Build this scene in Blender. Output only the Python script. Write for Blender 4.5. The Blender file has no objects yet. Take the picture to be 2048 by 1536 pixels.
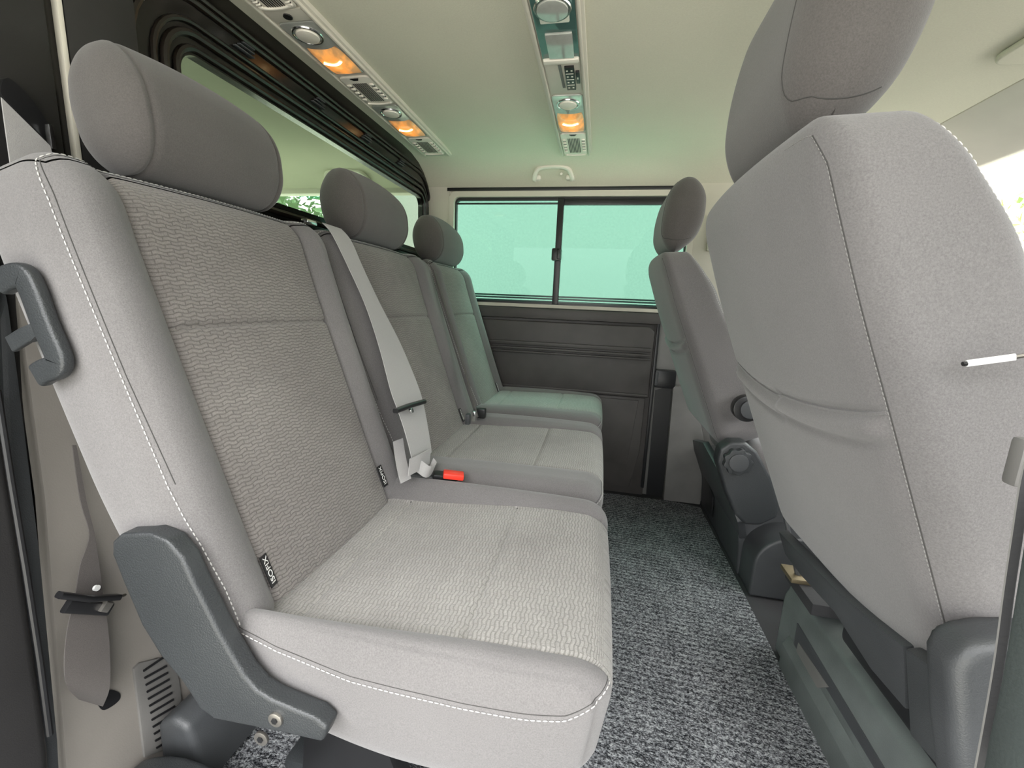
import bpy, bmesh, math, random
import numpy as np
from mathutils import Vector, Matrix, Quaternion
random.seed(7)
SC = bpy.context.scene
COL = SC.collection
PI = math.pi

# ---------------------------------------------------------------- camera
FPX, CX, CY = 860.0, 1024.0, 768.0
CAMZ = 0.80
O = np.array([0, 0, CAMZ])
_vy = np.array([1200 - CX, 617 - CY, FPX])
_vx = np.array([-4664., -363., 0.]); _vx[2] = -(_vx[0] * _vy[0] + _vx[1] * _vy[1]) / FPX
_dy = _vy / np.linalg.norm(_vy); _dx = -_vx / np.linalg.norm(_vx)
_dz = np.cross(_dx, _dy)
if _dz[1] > 0: _dz = -_dz
R = np.stack([_dx, _dy, _dz], 1)            # camera(right, down, forward) <- world
def U(px, py, **k):
    """where the sight line of a photo pixel meets a real plane x=, y= or z= of the van"""
    d = R.T @ np.array([(px - CX) / FPX, (py - CY) / FPX, 1.])
    a = list(k)[0]; i = 'xyz'.index(a); t = (k[a] - O[i]) / d[i]
    return O + t * d
def UP(px, py, n, p0):
    d = R.T @ np.array([(px - CX) / FPX, (py - CY) / FPX, 1.]); n = np.array(n, float); p0 = np.array(p0, float)
    return O + d * (n @ (p0 - O) / (n @ d))
cd = bpy.data.cameras.new('camera'); cam = bpy.data.objects.new('camera', cd); COL.objects.link(cam)
cd.sensor_width = 36; cd.lens = 36 * FPX / 2048; cd.clip_start = 0.02
right, down, fwd = R.T @ [1, 0, 0], R.T @ [0, 1, 0], R.T @ [0, 0, 1]
cam.matrix_world = Matrix(((right[0], -down[0], -fwd[0], 0), (right[1], -down[1], -fwd[1], 0), (right[2], -down[2], -fwd[2], CAMZ), (0, 0, 0, 1)))
SC.camera = cam
# ---------------------------------------------------------------- light: an overcast sky, the open sliding door is behind the camera
W = bpy.data.worlds.new('sky'); SC.world = W; W.use_nodes = True
wn = W.node_tree; bg = wn.nodes['Background']
tc = wn.nodes.new('ShaderNodeTexCoord'); sp = wn.nodes.new('ShaderNodeSeparateXYZ'); rp = wn.nodes.new('ShaderNodeValToRGB')
wn.links.new(tc.outputs['Generated'], sp.inputs[0]); wn.links.new(sp.outputs['Z'], rp.inputs[0]); wn.links.new(rp.outputs[0], bg.inputs[0])
rp.color_ramp.elements[0].position = 0.05; rp.color_ramp.elements[0].color = (.19, .20, .20, 1)   # overcast: brighter towards the zenith
rp.color_ramp.elements[1].position = .62; rp.color_ramp.elements[1].color = (1, 1, 1, 1)
bg.inputs[1].default_value = 5.2
SC.view_settings.view_transform = 'Standard'; SC.view_settings.look = 'None'; SC.view_settings.gamma = 1
SC.view_settings.use_curve_mapping = False
SC.view_settings.exposure = 1.03

# ---------------------------------------------------------------- materials
def newmat(name):
    m = bpy.data.materials.new(name); m.use_nodes = True
    nt = m.node_tree; return m, nt, nt.nodes['Principled BSDF']
def noise(nt, scale, detail=2, vec=None, rough=.5):
    n = nt.nodes.new('ShaderNodeTexNoise'); n.inputs['Scale'].default_value = scale; n.inputs['Detail'].default_value = detail
    n.inputs['Roughness'].default_value = rough
    if vec is not None: nt.links.new(vec, n.inputs['Vector'])
    return n
def coords(nt, kind='Object'):
    return nt.nodes.new('ShaderNodeTexCoord').outputs[kind]
def ramp(nt, src, stops):
    r = nt.nodes.new('ShaderNodeValToRGB'); nt.links.new(src, r.inputs[0])
    e = r.color_ramp.elements
    while len(e) < len(stops): e.new(.5)
    for i, (p, c) in enumerate(stops):
        e[i].position = p; e[i].color = (*c, 1) if len(c) == 3 else c
    return r
def bump(nt, b, src, strength, dist=.001, prev=None):
    n = nt.nodes.new('ShaderNodeBump'); n.inputs['Strength'].default_value = strength; n.inputs['Distance'].default_value = dist
    nt.links.new(src, n.inputs['Height'])
    if prev is not None: nt.links.new(prev, n.inputs['Normal'])
    nt.links.new(n.outputs[0], b.inputs['Normal']); return n.outputs[0]
def plastic(name, col, rough=.45, grain=0.25, scale=900, spec=.5, vary=.12):
    m, nt, b = newmat(name)
    v = coords(nt)
    n1 = noise(nt, 9, 3, v)
    c0 = tuple(x * (1 - vary) for x in col); c1 = tuple(min(1, x * (1 + vary)) for x in col)
    nt.links.new(ramp(nt, n1.outputs[0], [(.35, c0), (.65, c1)]).outputs[0], b.inputs['Base Color'])
    b.inputs['Roughness'].default_value = rough; b.inputs['Specular IOR Level'].default_value = spec
    if grain: bump(nt, b, noise(nt, scale, 2, v).outputs[0], grain, .0006)
    return m
def fabric(name, col, scale=620, vary=.16, sheen=.25):
    m, nt, b = newmat(name)
    v = coords(nt)
    big = noise(nt, 5, 3, v); fine = noise(nt, scale, 2, v, .7)
    mx = nt.nodes.new('ShaderNodeMath'); mx.operation = 'MULTIPLY_ADD'; mx.inputs[1].default_value = .35
    nt.links.new(big.outputs[0], mx.inputs[0])
    m2 = nt.nodes.new('ShaderNodeMath'); m2.operation = 'MULTIPLY'; m2.inputs[1].default_value = .65
    nt.links.new(fine.outputs[0], m2.inputs[0]); nt.links.new(m2.outputs[0], mx.inputs[2])
    c0 = tuple(x * (1 - vary * 1.6) for x in col); c1 = tuple(min(1, x * (1 + vary * 1.6)) for x in col)
    nt.links.new(ramp(nt, mx.outputs[0], [(.3, c0), (.7, c1)]).outputs[0], b.inputs['Base Color'])
    b.inputs['Roughness'].default_value = .95; b.inputs['Specular IOR Level'].default_value = .15
    b.inputs['Sheen Weight'].default_value = sheen; b.inputs['Sheen Roughness'].default_value = .6
    bump(nt, b, noise(nt, scale * 1.6, 2, v, .6).outputs[0], .35, .0008)
    return m
def woven(name, hi, lo):
    """ribbed seat-centre cloth: rows of short raised dashes, laid out in metres by the UV map"""
    m, nt, b = newmat(name)
    uv = coords(nt, 'UV')
    mp = nt.nodes.new('ShaderNodeMapping'); nt.links.new(uv, mp.inputs[0])
    wob = noise(nt, 45, 1, uv)
    add = nt.nodes.new('ShaderNodeVectorMath'); add.operation = 'MULTIPLY_ADD'
    nt.links.new(wob.outputs['Color'], add.inputs[0]); add.inputs[1].default_value = (.003, .0045, 0)
    sx = nt.nodes.new('ShaderNodeSeparateXYZ'); nt.links.new(uv, sx.inputs[0])
    m1 = nt.nodes.new('ShaderNodeMath'); m1.operation = 'MULTIPLY'; m1.inputs[1].default_value = 2 * PI / .019; nt.links.new(sx.outputs['X'], m1.inputs[0])
    m2 = nt.nodes.new('ShaderNodeMath'); m2.operation = 'SINE'; nt.links.new(m1.outputs[0], m2.inputs[0])
    m3 = nt.nodes.new('ShaderNodeMath'); m3.operation = 'MULTIPLY_ADD'; m3.inputs[1].default_value = .0009; nt.links.new(m2.outputs[0], m3.inputs[0]); nt.links.new(sx.outputs['Y'], m3.inputs[2])
    cb = nt.nodes.new('ShaderNodeCombineXYZ'); nt.links.new(sx.outputs['X'], cb.inputs['X']); nt.links.new(m3.outputs[0], cb.inputs['Y'])
    nt.links.new(cb.outputs[0], add.inputs[2])
    br = nt.nodes.new('ShaderNodeTexBrick'); nt.links.new(add.outputs[0], br.inputs['Vector'])
    br.inputs['Scale'].default_value = 1; br.inputs['Brick Width'].default_value = .019; br.inputs['Row Height'].default_value = .0052
    br.inputs['Mortar Size'].default_value = .0013; br.inputs['Mortar Smooth'].default_value = 1.0
    br.inputs['Color1'].default_value = (*hi, 1); br.inputs['Color2'].default_value = (*[x * .9 for x in hi], 1); br.inputs['Mortar'].default_value = (*lo, 1)
    ob = coords(nt)
    big = noise(nt, 6, 3, ob); fine = noise(nt, 700, 2, ob)
    mul = nt.nodes.new('ShaderNodeMix'); mul.data_type = 'RGBA'; mul.blend_type = 'MULTIPLY'; mul.inputs[0].default_value = 1
    nt.links.new(br.outputs['Color'], mul.inputs[6])
    nt.links.new(ramp(nt, big.outputs[0], [(.3, (.78, .77, .76)), (.7, (1, 1, .98))]).outputs[0], mul.inputs[7])
    mul2 = nt.nodes.new('ShaderNodeMix'); mul2.data_type = 'RGBA'; mul2.blend_type = 'MULTIPLY'; mul2.inputs[0].default_value = 1
    nt.links.new(mul.outputs[2], mul2.inputs[6])
    nt.links.new(ramp(nt, fine.outputs[0], [(.3, (.72, .72, .72)), (.7, (1, 1, 1))]).outputs[0], mul2.inputs[7])
    nt.links.new(mul2.outputs[2], b.inputs['Base Color'])
    b.inputs['Roughness'].default_value = .95; b.inputs['Specular IOR Level'].default_value = .15; b.inputs['Sheen Weight'].default_value = .2
    inv = nt.nodes.new('ShaderNodeMath'); inv.operation = 'SUBTRACT'; inv.inputs[0].default_value = 1; nt.links.new(br.outputs['Fac'], inv.inputs[1])
    bump(nt, b, inv.outputs[0], .6, .0010)
    return m
def carpet_mat(name):
    m, nt, b = newmat(name)
    v = coords(nt)
    mp = nt.nodes.new('ShaderNodeMapping'); nt.links.new(v, mp.inputs[0]); mp.inputs['Rotation'].default_value = (0, 0, .06)
    mp.inputs['Scale'].default_value = (1, 1, 1)
    st = nt.nodes.new('ShaderNodeMapping'); nt.links.new(mp.outputs[0], st.inputs[0]); st.inputs['Scale'].default_value = (.62, 1, 1)
    sp1 = noise(nt, 350, 3, st.outputs[0], .75); big = noise(nt, 14, 2, v)
    wv = nt.nodes.new('ShaderNodeTexWave'); nt.links.new(mp.outputs[0], wv.inputs[0]); wv.bands_direction = 'Y'; wv.inputs['Scale'].default_value = 20
    wv.inputs['Distortion'].default_value = 1.6; wv.inputs['Detail'].default_value = 2; wv.inputs['Detail Scale'].default_value = 3
    a = nt.nodes.new('ShaderNodeMath'); a.operation = 'MULTIPLY_ADD'; nt.links.new(wv.outputs['Fac'], a.inputs[0]); a.inputs[1].default_value = .065; nt.links.new(sp1.outputs[0], a.inputs[2])
    a2 = nt.nodes.new('ShaderNodeMath'); a2.operation = 'MULTIPLY_ADD'; nt.links.new(big.outputs[0], a2.inputs[0]); a2.inputs[1].default_value = .10; nt.links.new(a.outputs[0], a2.inputs[2])
    nt.links.new(ramp(nt, a2.outputs[0], [(.44, (.010, .011, .014)), (.53, (.075, .078, .084)), (.62, (.24, .25, .265)), (.74, (.55, .57, .58))]).outputs[0], b.inputs['Base Color'])
    b.inputs['Roughness'].default_value = 1; b.inputs['Specular IOR Level'].default_value = .05
    bump(nt, b, a2.outputs[0], 1, .006)
    return m
def glass_mat(name, tint, rough=0.0):
    m, nt, b = newmat(name)
    nt.nodes.remove(b)
    t = nt.nodes.new('ShaderNodeBsdfTransparent'); t.inputs[0].default_value = (*tint, 1)
    g = nt.nodes.new('ShaderNodeBsdfGlossy'); g.inputs['Roughness'].default_value = .02
    fr = nt.nodes.new('ShaderNodeLayerWeight'); fr.inputs[0].default_value = .5
    pw = nt.nodes.new('ShaderNodeMath'); pw.operation = 'POWER'; pw.inputs[1].default_value = 5; nt.links.new(fr.outputs['Facing'], pw.inputs[0])
    ma = nt.nodes.new('ShaderNodeMath'); ma.operation = 'MULTIPLY_ADD'; ma.inputs[1].default_value = .5; ma.inputs[2].default_value = .012; nt.links.new(pw.outputs[0], ma.inputs[0])
    mx = nt.nodes.new('ShaderNodeMixShader')
    nt.links.new(ma.outputs[0], mx.inputs[0]); nt.links.new(t.outputs[0], mx.inputs[1]); nt.links.new(g.outputs[0], mx.inputs[2])
    nt.links.new(mx.outputs[0], nt.nodes['Material Output'].inputs[0])
    return m
def plain(name, col, rough=.5, metal=0, spec=.5, emit=None, es=0):
    m, nt, b = newmat(name); b.inputs['Base Color'].default_value = (*col, 1); b.inputs['Roughness'].default_value = rough
    b.inputs['Metallic'].default_value = metal; b.inputs['Specular IOR Level'].default_value = spec
    v = coords(nt); n = noise(nt, 60, 2, v)
    nt.links.new(ramp(nt, n.outputs[0], [(.3, tuple(x * .93 for x in col)), (.7, tuple(min(1, x * 1.05) for x in col))]).outputs[0], b.inputs['Base Color'])
    if emit: b.inputs['Emission Color'].default_value = (*emit, 1); b.inputs['Emission Strength'].default_value = es
    return m
M = dict(
    fab=fabric('grey_seat_cloth', (.134, .127, .126)),
    fab_head=fabric('darkened_headrest_cloth', (.080, .073, .069)),  # seat cloth colour lowered evenly for every head restraint
    fab_side=fabric('grey_side_cloth', (.190, .192, .186)),
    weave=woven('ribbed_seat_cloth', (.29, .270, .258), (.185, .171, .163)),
    weave_lit=woven('ribbed_cloth_lit', (.380, .368, .354), (.262, .252, .241)),  # same ribbed cloth, colour raised to stand in for light on level cushions
    thread=plain('white_thread', (.50, .49, .47), .8),
    dthread=plain('dark_seam', (.062, .060, .058), .9, spec=.1),
    gthread=plain('grey_thread', (.24, .235, .225), .9),
    head=fabric('beige_headliner', (.60, .585, .47), 260, .03, .0),
    trimb=plastic('beige_trim', (.56, .53, .45), .5, .12, 500, vary=.03),
    handleb=plastic('beige_handle', (.74, .70, .61), .35, .05, vary=.02),
    dark=plastic('dark_grey_plastic', (.050, .053, .056), .42, .5, 700),
    darkw=plastic('dark_wall_panel', (.062, .056, .053), .5, .4, 600),
    black=plastic('black_plastic', (.012, .012, .013), .35, .1),
    blackg=plastic('gloss_black_frame', (.006, .005, .0045), .22, .05, vary=.05),
    arm=plastic('blue_grey_grained_plastic', (.030, .033, .035), .36, .9, 520, vary=.06),
    side=plastic('taupe_side_lining', (.215, .198, .178), .5, .3, 500, vary=.05),
    post=plastic('grey_post_trim', (.155, .15, .142), .5, .3, 500),
    doorpost=plastic('green_grey_post_foot', (.042, .052, .050), .45, .4, 500),
    plinth=plastic('green_grey_plinth', (.12, .135, .13), .36, .5, 500, vary=.2),
    belt=fabric('grey_webbing', (.34, .33, .325), 700, .06, .3),
    beltd=fabric('brown_grey_webbing', (.095, .085, .08), 700, .08, .1),
    red=plain('red_button', (.80, .045, .025), .35),
    white=plain('white_tag', (.78, .78, .76), .6),
    chrome=plain('polished_metal', (.75, .75, .75), .18, 1),
    steel=plain('zinc_plated_steel', (.36, .34, .31), .35, .9),
    brass=plain('yellow_zinc_bracket', (.22, .18, .11), .45, .7),
    carpet=carpet_mat('heather_ribbed_carpet'),
    floor=plastic('dark_floor_lining', (.03, .03, .032), .8, .8, 300),
    gl_far=glass_mat('green_tinted_glass', (.665, .955, .835)),
    gl_bulk=glass_mat('bulkhead_glass', (.80, .90, .79)),
    gl_front=glass_mat('clear_glass', (.90, .97, .93)),
    wallout=plain('pale_plaster', (.17, .165, .165), .9),
    brickw=plain('dark_hedge', (.13, .15, .09), .9),
    grass=plain('lawn_green', (.15, .26, .07), .9), pave=plain('pale_paving', (.50, .49, .44), .9),
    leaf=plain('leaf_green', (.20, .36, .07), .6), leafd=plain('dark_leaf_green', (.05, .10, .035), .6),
    bark=plain('bark_brown', (.10, .07, .05), .9),
    paint=plain('dark_body_paint', (.03, .03, .035), .3),
)
# lens of a lit lamp: glows amber, brightest round the bulb
def lamp_mat():
    m, nt, b = newmat('lit_amber_lens')
    uv = coords(nt, 'UV')
    n = noise(nt, 4.2, 3, uv)
    d = nt.nodes.new('ShaderNodeVectorMath'); d.operation = 'DISTANCE'; nt.links.new(uv, d.inputs[0]); d.inputs[1].default_value = (.5, .45, 0)
    a = nt.nodes.new('ShaderNodeMath'); a.operation = 'MULTIPLY_ADD'; nt.links.new(n.outputs[0], a.inputs[0]); a.inputs[1].default_value = .85; nt.links.new(d.outputs['Value'], a.inputs[2])
    r = ramp(nt, a.outputs[0], [(.42, (1, .46, .12)), (.60, (.85, .27, .04)), (.78, (.60, .21, .04)), (.95, (.22, .10, .04))])
    nt.links.new(r.outputs[0], b.inputs['Emission Color']); b.inputs['Emission Strength'].default_value = .55
    b.inputs['Base Color'].default_value = (.5, .3, .12, 1); b.inputs['Roughness'].default_value = .2
    return m
M['lamp'] = lamp_mat()
M['bulb'] = plain('glowing_bulb', (1, .9, .7), .3, emit=(1, .72, .32), es=2.2)
M['lens'] = plain('clear_ribbed_lens', (.48, .49, .45), .12, .35)
M['lens_green'] = plain('smoky_green_lens', (.07, .14, .125), .10, .2)

# ---------------------------------------------------------------- helpers
def link(name, me, parent=None):
    o = bpy.data.objects.new(name, me); COL.objects.link(o)
    if parent is not None: o.parent = parent
    return o
def tag(o, label=None, cat=None, group=None, kind=None):
    if label: o['label'] = label
    if cat: o['category'] = cat
    if group: o['group'] = group
    if kind: o['kind'] = kind
    return o
def empty(name, loc, label, cat, group=None):
    o = link(name, None); o.location = loc; o.empty_display_size = .05
    bpy.context.view_layer.update()
    return tag(o, label, cat, group)
def mesh(name, V, F, mat, parent=None, smooth=True, uv=None, sharp=None, fix=True):
    """V in world metres; the object keeps its own origin at the thing's base"""
    off = np.array(parent.matrix_world.translation) if parent is not None else None
    V = np.array(V, float)
    if parent is None:
        base = np.array([(V[:, 0].min() + V[:, 0].max()) / 2, (V[:, 1].min() + V[:, 1].max()) / 2, V[:, 2].min()])
    else: base = (V.min(0) + V.max(0)) / 2
    me = bpy.data.meshes.new(name); me.from_pydata((V - base).tolist(), [], [list(map(int, f)) for f in F])
    if fix:
        bm = bmesh.new(); bm.from_mesh(me); bmesh.ops.recalc_face_normals(bm, faces=bm.faces); bm.to_mesh(me); bm.free()
    if mat: me.materials.append(mat)
    if uv is not None:
        l = me.uv_layers.new(name='UVMap'); uv = np.array(uv)
        idx = np.zeros(len(me.loops), int); me.loops.foreach_get('vertex_index', idx)
        l.data.foreach_set('uv', uv[idx].ravel())
    if smooth:
        me.polygons.foreach_set('use_smooth', [True] * len(me.polygons))
        me.set_sharp_from_angle(angle=sharp if sharp else math.radians(40))
    o = link(name, me, parent)
    o.location = base - off if parent is not None else base
    bpy.context.view_layer.update()
    return o
def bmobj(name, bm, mat, parent=None, smooth=True, bevel=0, seg=2):
    if bevel:
        es = [e for e in bm.edges if len(e.link_faces) == 2 and e.calc_face_angle(0) > math.radians(25)]
        bmesh.ops.bevel(bm, geom=es, offset=bevel, segments=seg, affect='EDGES', profile=.6, clamp_overlap=True)
    bm.verts.ensure_lookup_table(); bm.verts.index_update()
    V = [v.co[:] for v in bm.verts]; F = [[v.index for v in f.verts] for f in bm.faces]; bm.free()
    return mesh(name, V, F, mat, parent, smooth)
def add_box(bm, c, s, rot=None):
    m = Matrix.Translation(Vector(c)) @ (rot.to_4x4() if rot else Matrix.Identity(4)) @ Matrix.Diagonal((*s, 1))
    return bmesh.ops.create_cube(bm, size=1, matrix=m)
def box(name, c, s, mat, parent=None, rot=None, bevel=.003, seg=2):
    bm = bmesh.new(); add_box(bm, c, s, rot); return bmobj(name, bm, mat, parent, True, bevel, seg)
def boxes(name, L, mat, parent=None, bevel=0.0, rot=None):
    bm = bmesh.new()
    for c, s in L: add_box(bm, c, s, rot)
    return bmobj(name, bm, mat, parent, True, bevel, 1)
def prism_bm(bm, pts, d):
    """closed 3-D outline pts (planar), extruded by vector d"""
    d = Vector(d)
    a = [bm.verts.new(Vector(p)) for p in pts]; b = [bm.verts.new(Vector(p) + d) for p in pts]
    n = len(pts)
    bm.faces.new(a); bm.faces.new(b[::-1])
    for i in range(n): bm.faces.new([a[i], b[i], b[(i + 1) % n], a[(i + 1) % n]])
def prism(name, pts, d, mat, parent=None, bevel=.003, seg=2):
    bm = bmesh.new(); prism_bm(bm, pts, d); bmesh.ops.recalc_face_normals(bm, faces=bm.faces)
    return bmobj(name, bm, mat, parent, True, bevel, seg)
def smooth_loop(pts, n=6, closed=True):
    """Catmull-Rom through the points"""
    P = [np.array(p, float) for p in pts]; N = len(P); out = []
    rng = range(N) if closed else range(N - 1)
    for i in rng:
        if closed: p0, p1, p2, p3 = P[i - 1], P[i], P[(i + 1) % N], P[(i + 2) % N]
        else: p0, p1, p2, p3 = P[max(i - 1, 0)], P[i], P[i + 1], P[min(i + 2, N - 1)]
        for k in range(n):
            t = k / n
            out.append(.5 * ((2 * p1) + (-p0 + p2) * t + (2 * p0 - 5 * p1 + 4 * p2 - p3) * t * t + (-p0 + 3 * p1 - 3 * p2 + p3) * t ** 3))
    if not closed: out.append(P[-1])
    return out
def sweep(name, path, prof, mat, parent=None, up=(0, 0, 1), closed=False, scale=None, smooth=True, cap=True):
    """profile (list of (side, up) metres) swept along a 3-D path"""
    P = [np.array(p, float) for p in path]; n = len(P); V = []; F = []; k = len(prof)
    up = np.array(up, float)
    for i in range(n):
        a = P[i - 1] if (i > 0 or closed) else P[0]; b = P[(i + 1) % n] if (i < n - 1 or closed) else P[-1]
        t = b - a; t /= np.linalg.norm(t) + 1e-12
        s = np.cross(t, up); s /= np.linalg.norm(s) + 1e-12; u = np.cross(s, t)
        sc = scale[i] if scale else 1
        for (x, y) in prof: V.append(P[i] + s * x * sc + u * y * sc)
    m = n if closed else n - 1
    for i in range(m):
        for j in range(k):
            F.append([i * k + j, i * k + (j + 1) % k, ((i + 1) % n) * k + (j + 1) % k, ((i + 1) % n) * k + j])
    if not closed and cap: F.append(list(range(k))[::-1]); F.append([(n - 1) * k + j for j in range(k)])
    return mesh(name, V, F, mat, parent, smooth)
def circ(r, n=10, ry=None): return [(r * math.cos(2 * PI * i / n), (ry or r) * math.sin(2 * PI * i / n)) for i in range(n)]
def rrect(w, h, r, n=3):
    out = []
    for cx, cy, a0 in ((w / 2 - r, h / 2 - r, 0), (-w / 2 + r, h / 2 - r, 90), (-w / 2 + r, -h / 2 + r, 180), (w / 2 - r, -h / 2 + r, 270)):
        for k in range(n + 1):
            a = math.radians(a0 + 90 * k / n); out.append((cx + r * math.cos(a), cy + r * math.sin(a)))
    return out
def ribbon(name, path, widths, mat, parent=None, thick=.0016):
    """webbing: path of centre points, widths = vector (half width) per point"""
    V = []; F = []
    P = [np.array(p, float) for p in path]
    for i, p in enumerate(P):
        w = np.array(widths[i], float); t = P[min(i + 1, len(P) - 1)] - P[max(i - 1, 0)]
        nn = np.cross(t, w); nn /= np.linalg.norm(nn) + 1e-12; nn = nn * thick / 2
        V += [p - w + nn, p + w + nn, p + w - nn, p - w - nn]
    for i in range(len(P) - 1):
        for j in range(4): F.append([4 * i + j, 4 * i + (j + 1) % 4, 4 * i + 4 + (j + 1) % 4, 4 * i + 4 + j])
    F.append([3, 2, 1, 0]); e = 4 * (len(P) - 1); F.append([e, e + 1, e + 2, e + 3])
    return mesh(name, V, F, mat, parent, True)
def cyl(name, c, axis, r, h, mat, parent=None, n=28, bevel=.002, lobes=0, amp=0):
    ax = Vector(axis).normalized(); q = Vector((0, 0, 1)).rotation_difference(ax).to_matrix()
    pts = []
    for i in range(n):
        a = 2 * PI * i / n; rr = r * (1 + amp * math.cos(lobes * a)) if lobes else r
        pts.append(Vector(c) - ax * h / 2 + q @ Vector((rr * math.cos(a), rr * math.sin(a), 0)))
    return prism(name, pts, ax * h, mat, parent, bevel)
def text(name, body, size, mat, parent, origin, xdir, ydir, thick=.0004):
    cu = bpy.data.curves.new(name, 'FONT'); cu.body = body; cu.size = size; cu.extrude = thick; cu.align_x = 'LEFT'
    t = bpy.data.objects.new(name, cu); COL.objects.link(t)
    dg = bpy.context.evaluated_depsgraph_get(); me = bpy.data.meshes.new_from_object(t.evaluated_get(dg))
    bpy.data.objects.remove(t)
    x = np.array(xdir, float); x /= np.linalg.norm(x); y = np.array(ydir, float); y /= np.linalg.norm(y)
    V = [np.array(origin) + x * v.co.x + y * v.co.y + np.cross(x, y) * v.co.z for v in me.vertices]
    F = [list(p.vertices) for p in me.polygons]
    return mesh(name, V, F, mat, parent, False)

# ---- upholstery: a rounded box on a fine grid, bent by a deform function, with sewn-in seams
def grid_lines(h, n, seams=(), w=.003):
    L = set(np.round(np.linspace(-h, h, n), 5))
    L |= set(np.round(h * np.sin(np.linspace(-PI / 2, PI / 2, 17)), 5))
    for s in seams:
        for d in (-2, -1, -.5, 0, .5, 1, 2): L.add(round(s + d * w, 5))
    L = sorted(x for x in L if -h <= x <= h)
    out = [L[0]]
    for x in L[1:]:
        if x - out[-1] > .0006: out.append(x)
    out[-1] = L[-1]; return out
class Soft:
    def __init__(s, half, r, deform, groove=None, nl=(30, 30, 12), seams=((), (), ())):
        s.h = np.array(half, float); s.r = np.array(r, float) if np.ndim(r) else np.array([r] * 3, float)
        s.deform = deform; s.groove = groove; s.L = [grid_lines(s.h[i], nl[i], seams[i]) for i in range(3)]
    def place(s, q, off=0.):
        q = np.array(q, float); inner = np.clip(q, -(s.h - s.r), s.h - s.r); d = (q - inner) / s.r
        n = np.linalg.norm(d); n = 1 if n < 1e-9 else n
        d = d / n; g = s.groove(q) if s.groove else 0
        nr = d / s.r; nr /= np.linalg.norm(nr) + 1e-12
        p = inner + d * s.r + nr * (off - g)
        return np.array(s.deform(p, q), float)
    def build(s, name, mat, parent, panel=None, pmats=None, uvaxes=(0, 1)):
        V = {}; order = []; Q = []; faces = {}
        def vid(q):
            k = (round(q[0], 5), round(q[1], 5), round(q[2], 5))
            if k not in V: V[k] = len(order); order.append(s.place(q)); Q.append(q)
            return V[k]
        for ax in range(3):
            a, b = [i for i in range(3) if i != ax]
            for sg in (-1, 1):
                La, Lb = s.L[a], s.L[b]
                for i in range(len(La) - 1):
                    for j in range(len(Lb) - 1):
                        qs = []
                        for (x, y) in ((La[i], Lb[j]), (La[i + 1], Lb[j]), (La[i + 1], Lb[j + 1]), (La[i], Lb[j + 1])):
                            q = [0, 0, 0]; q[ax] = sg * s.h[ax]; q[a] = x; q[b] = y; qs.append(q)
                        key = panel(np.mean(qs, 0), ax, sg) if panel else ''
                        f = [vid(q) for q in qs]
                        if (sg > 0) == (ax == 1): f = f[::-1]
                        faces.setdefault(key or '', []).append(f)
        order = np.array(order); Q = np.array(Q); res = {}
        body = None
        for key in sorted(faces):
            F = np.array(faces[key]); used = np.unique(F); mp = -np.ones(len(order), int); mp[used] = np.arange(len(used))
            par = parent if key == '' or body is None else body
            o = mesh(name if key == '' else key, order[used], mp[F], mat if key == '' else pmats[key], par, True,
                     uv=Q[used][:, list(uvaxes)], sharp=math.radians(80), fix=False)
            if key == '': body = o
            res[key] = o
        return res
    def stitch(s, name, poly, mat, parent, r=.0011, dash=.006, gap=.0025, off=.0008, flat=False):
        """stitches: short dashes laid on the cloth along a polyline given in box coordinates"""
        pts = []
        for i in range(len(poly) - 1):
            a, b = np.array(poly[i], float), np.array(poly[i + 1], float); L = np.linalg.norm(b - a); n = max(2, int(L / .003))
            for k in range(n): pts.append(s.place(a + (b - a) * k / n, off))
        pts.append(s.place(poly[-1], off))
        P = np.array(pts); seg = np.linalg.norm(np.diff(P, axis=0), axis=1); cum = np.concatenate([[0], np.cumsum(seg)])
        def at(d): return np.array([np.interp(d, cum, P[:, k]) for k in range(3)])
        V = []; F = []; d = 0
        step = dash + gap if dash else cum[-1]
        if not dash:
            n = max(2, int(cum[-1] / .006)); ks = [at(cum[-1] * i / n) for i in range(n + 1)]
            return sweep(name, ks, circ(r, 6), mat, parent, up=(.3, .2, .93))
        while d < cum[-1] - dash * .5:
            a, b = at(d), at(min(d + dash, cum[-1])); t = b - a; t /= np.linalg.norm(t) + 1e-12
            u = np.cross(t, (.31, .2, .93)); u /= np.linalg.norm(u); w = np.cross(u, t); k0 = len(V)
            for p, rr in ((a, .5), (a + (b - a) * .3, 1), (a + (b - a) * .7, 1), (b, .5)):
                for c in range(5):
                    an = 2 * PI * c / 5; V.append(p + (u * math.cos(an) + w * math.sin(an)) * r * rr)
            for ring in range(3):
                for c in range(5): F.append([k0 + ring * 5 + c, k0 + ring * 5 + (c + 1) % 5, k0 + ring * 5 + 5 + (c + 1) % 5, k0 + ring * 5 + 5 + c])
            F.append([k0 + c for c in range(5)][::-1]); F.append([k0 + 15 + c for c in range(5)])
            d += step
        return mesh(name, V, F, mat, parent, True)
def gauss(d, w): return math.exp(-(d / w) ** 2)
def seg_dist(p, a, b):
    p, a, b = map(lambda v: np.array(v, float), (p, a, b)); ab = b - a; t = np.clip((p - a) @ ab / (ab @ ab), 0, 1); return np.linalg.norm(p - a - ab * t)

# ================================================================ the setting
XB, YW, ZC = -.76, 1.86, 1.365            # bulkhead, far side wall, headliner
def S(o): o['kind'] = 'structure'; return o
# floor and mat
S(box('floor', (-.2, .90, -.02), (3.6, 2.16, .03), M['floor'], bevel=0))
mat_pts = [(-.70, .20, -.004), (.474, .20, -.004), (.474, 1.80, -.004), (.36, 1.83, -.004), (-.70, 1.83, -.004)]
cp = prism('carpet_mat', mat_pts, (0, 0, .007), M['carpet'], bevel=.002)
tag(cp, 'black and grey heather ribbed carpet mat on the floor between bench and front seats', 'carpet')
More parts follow.
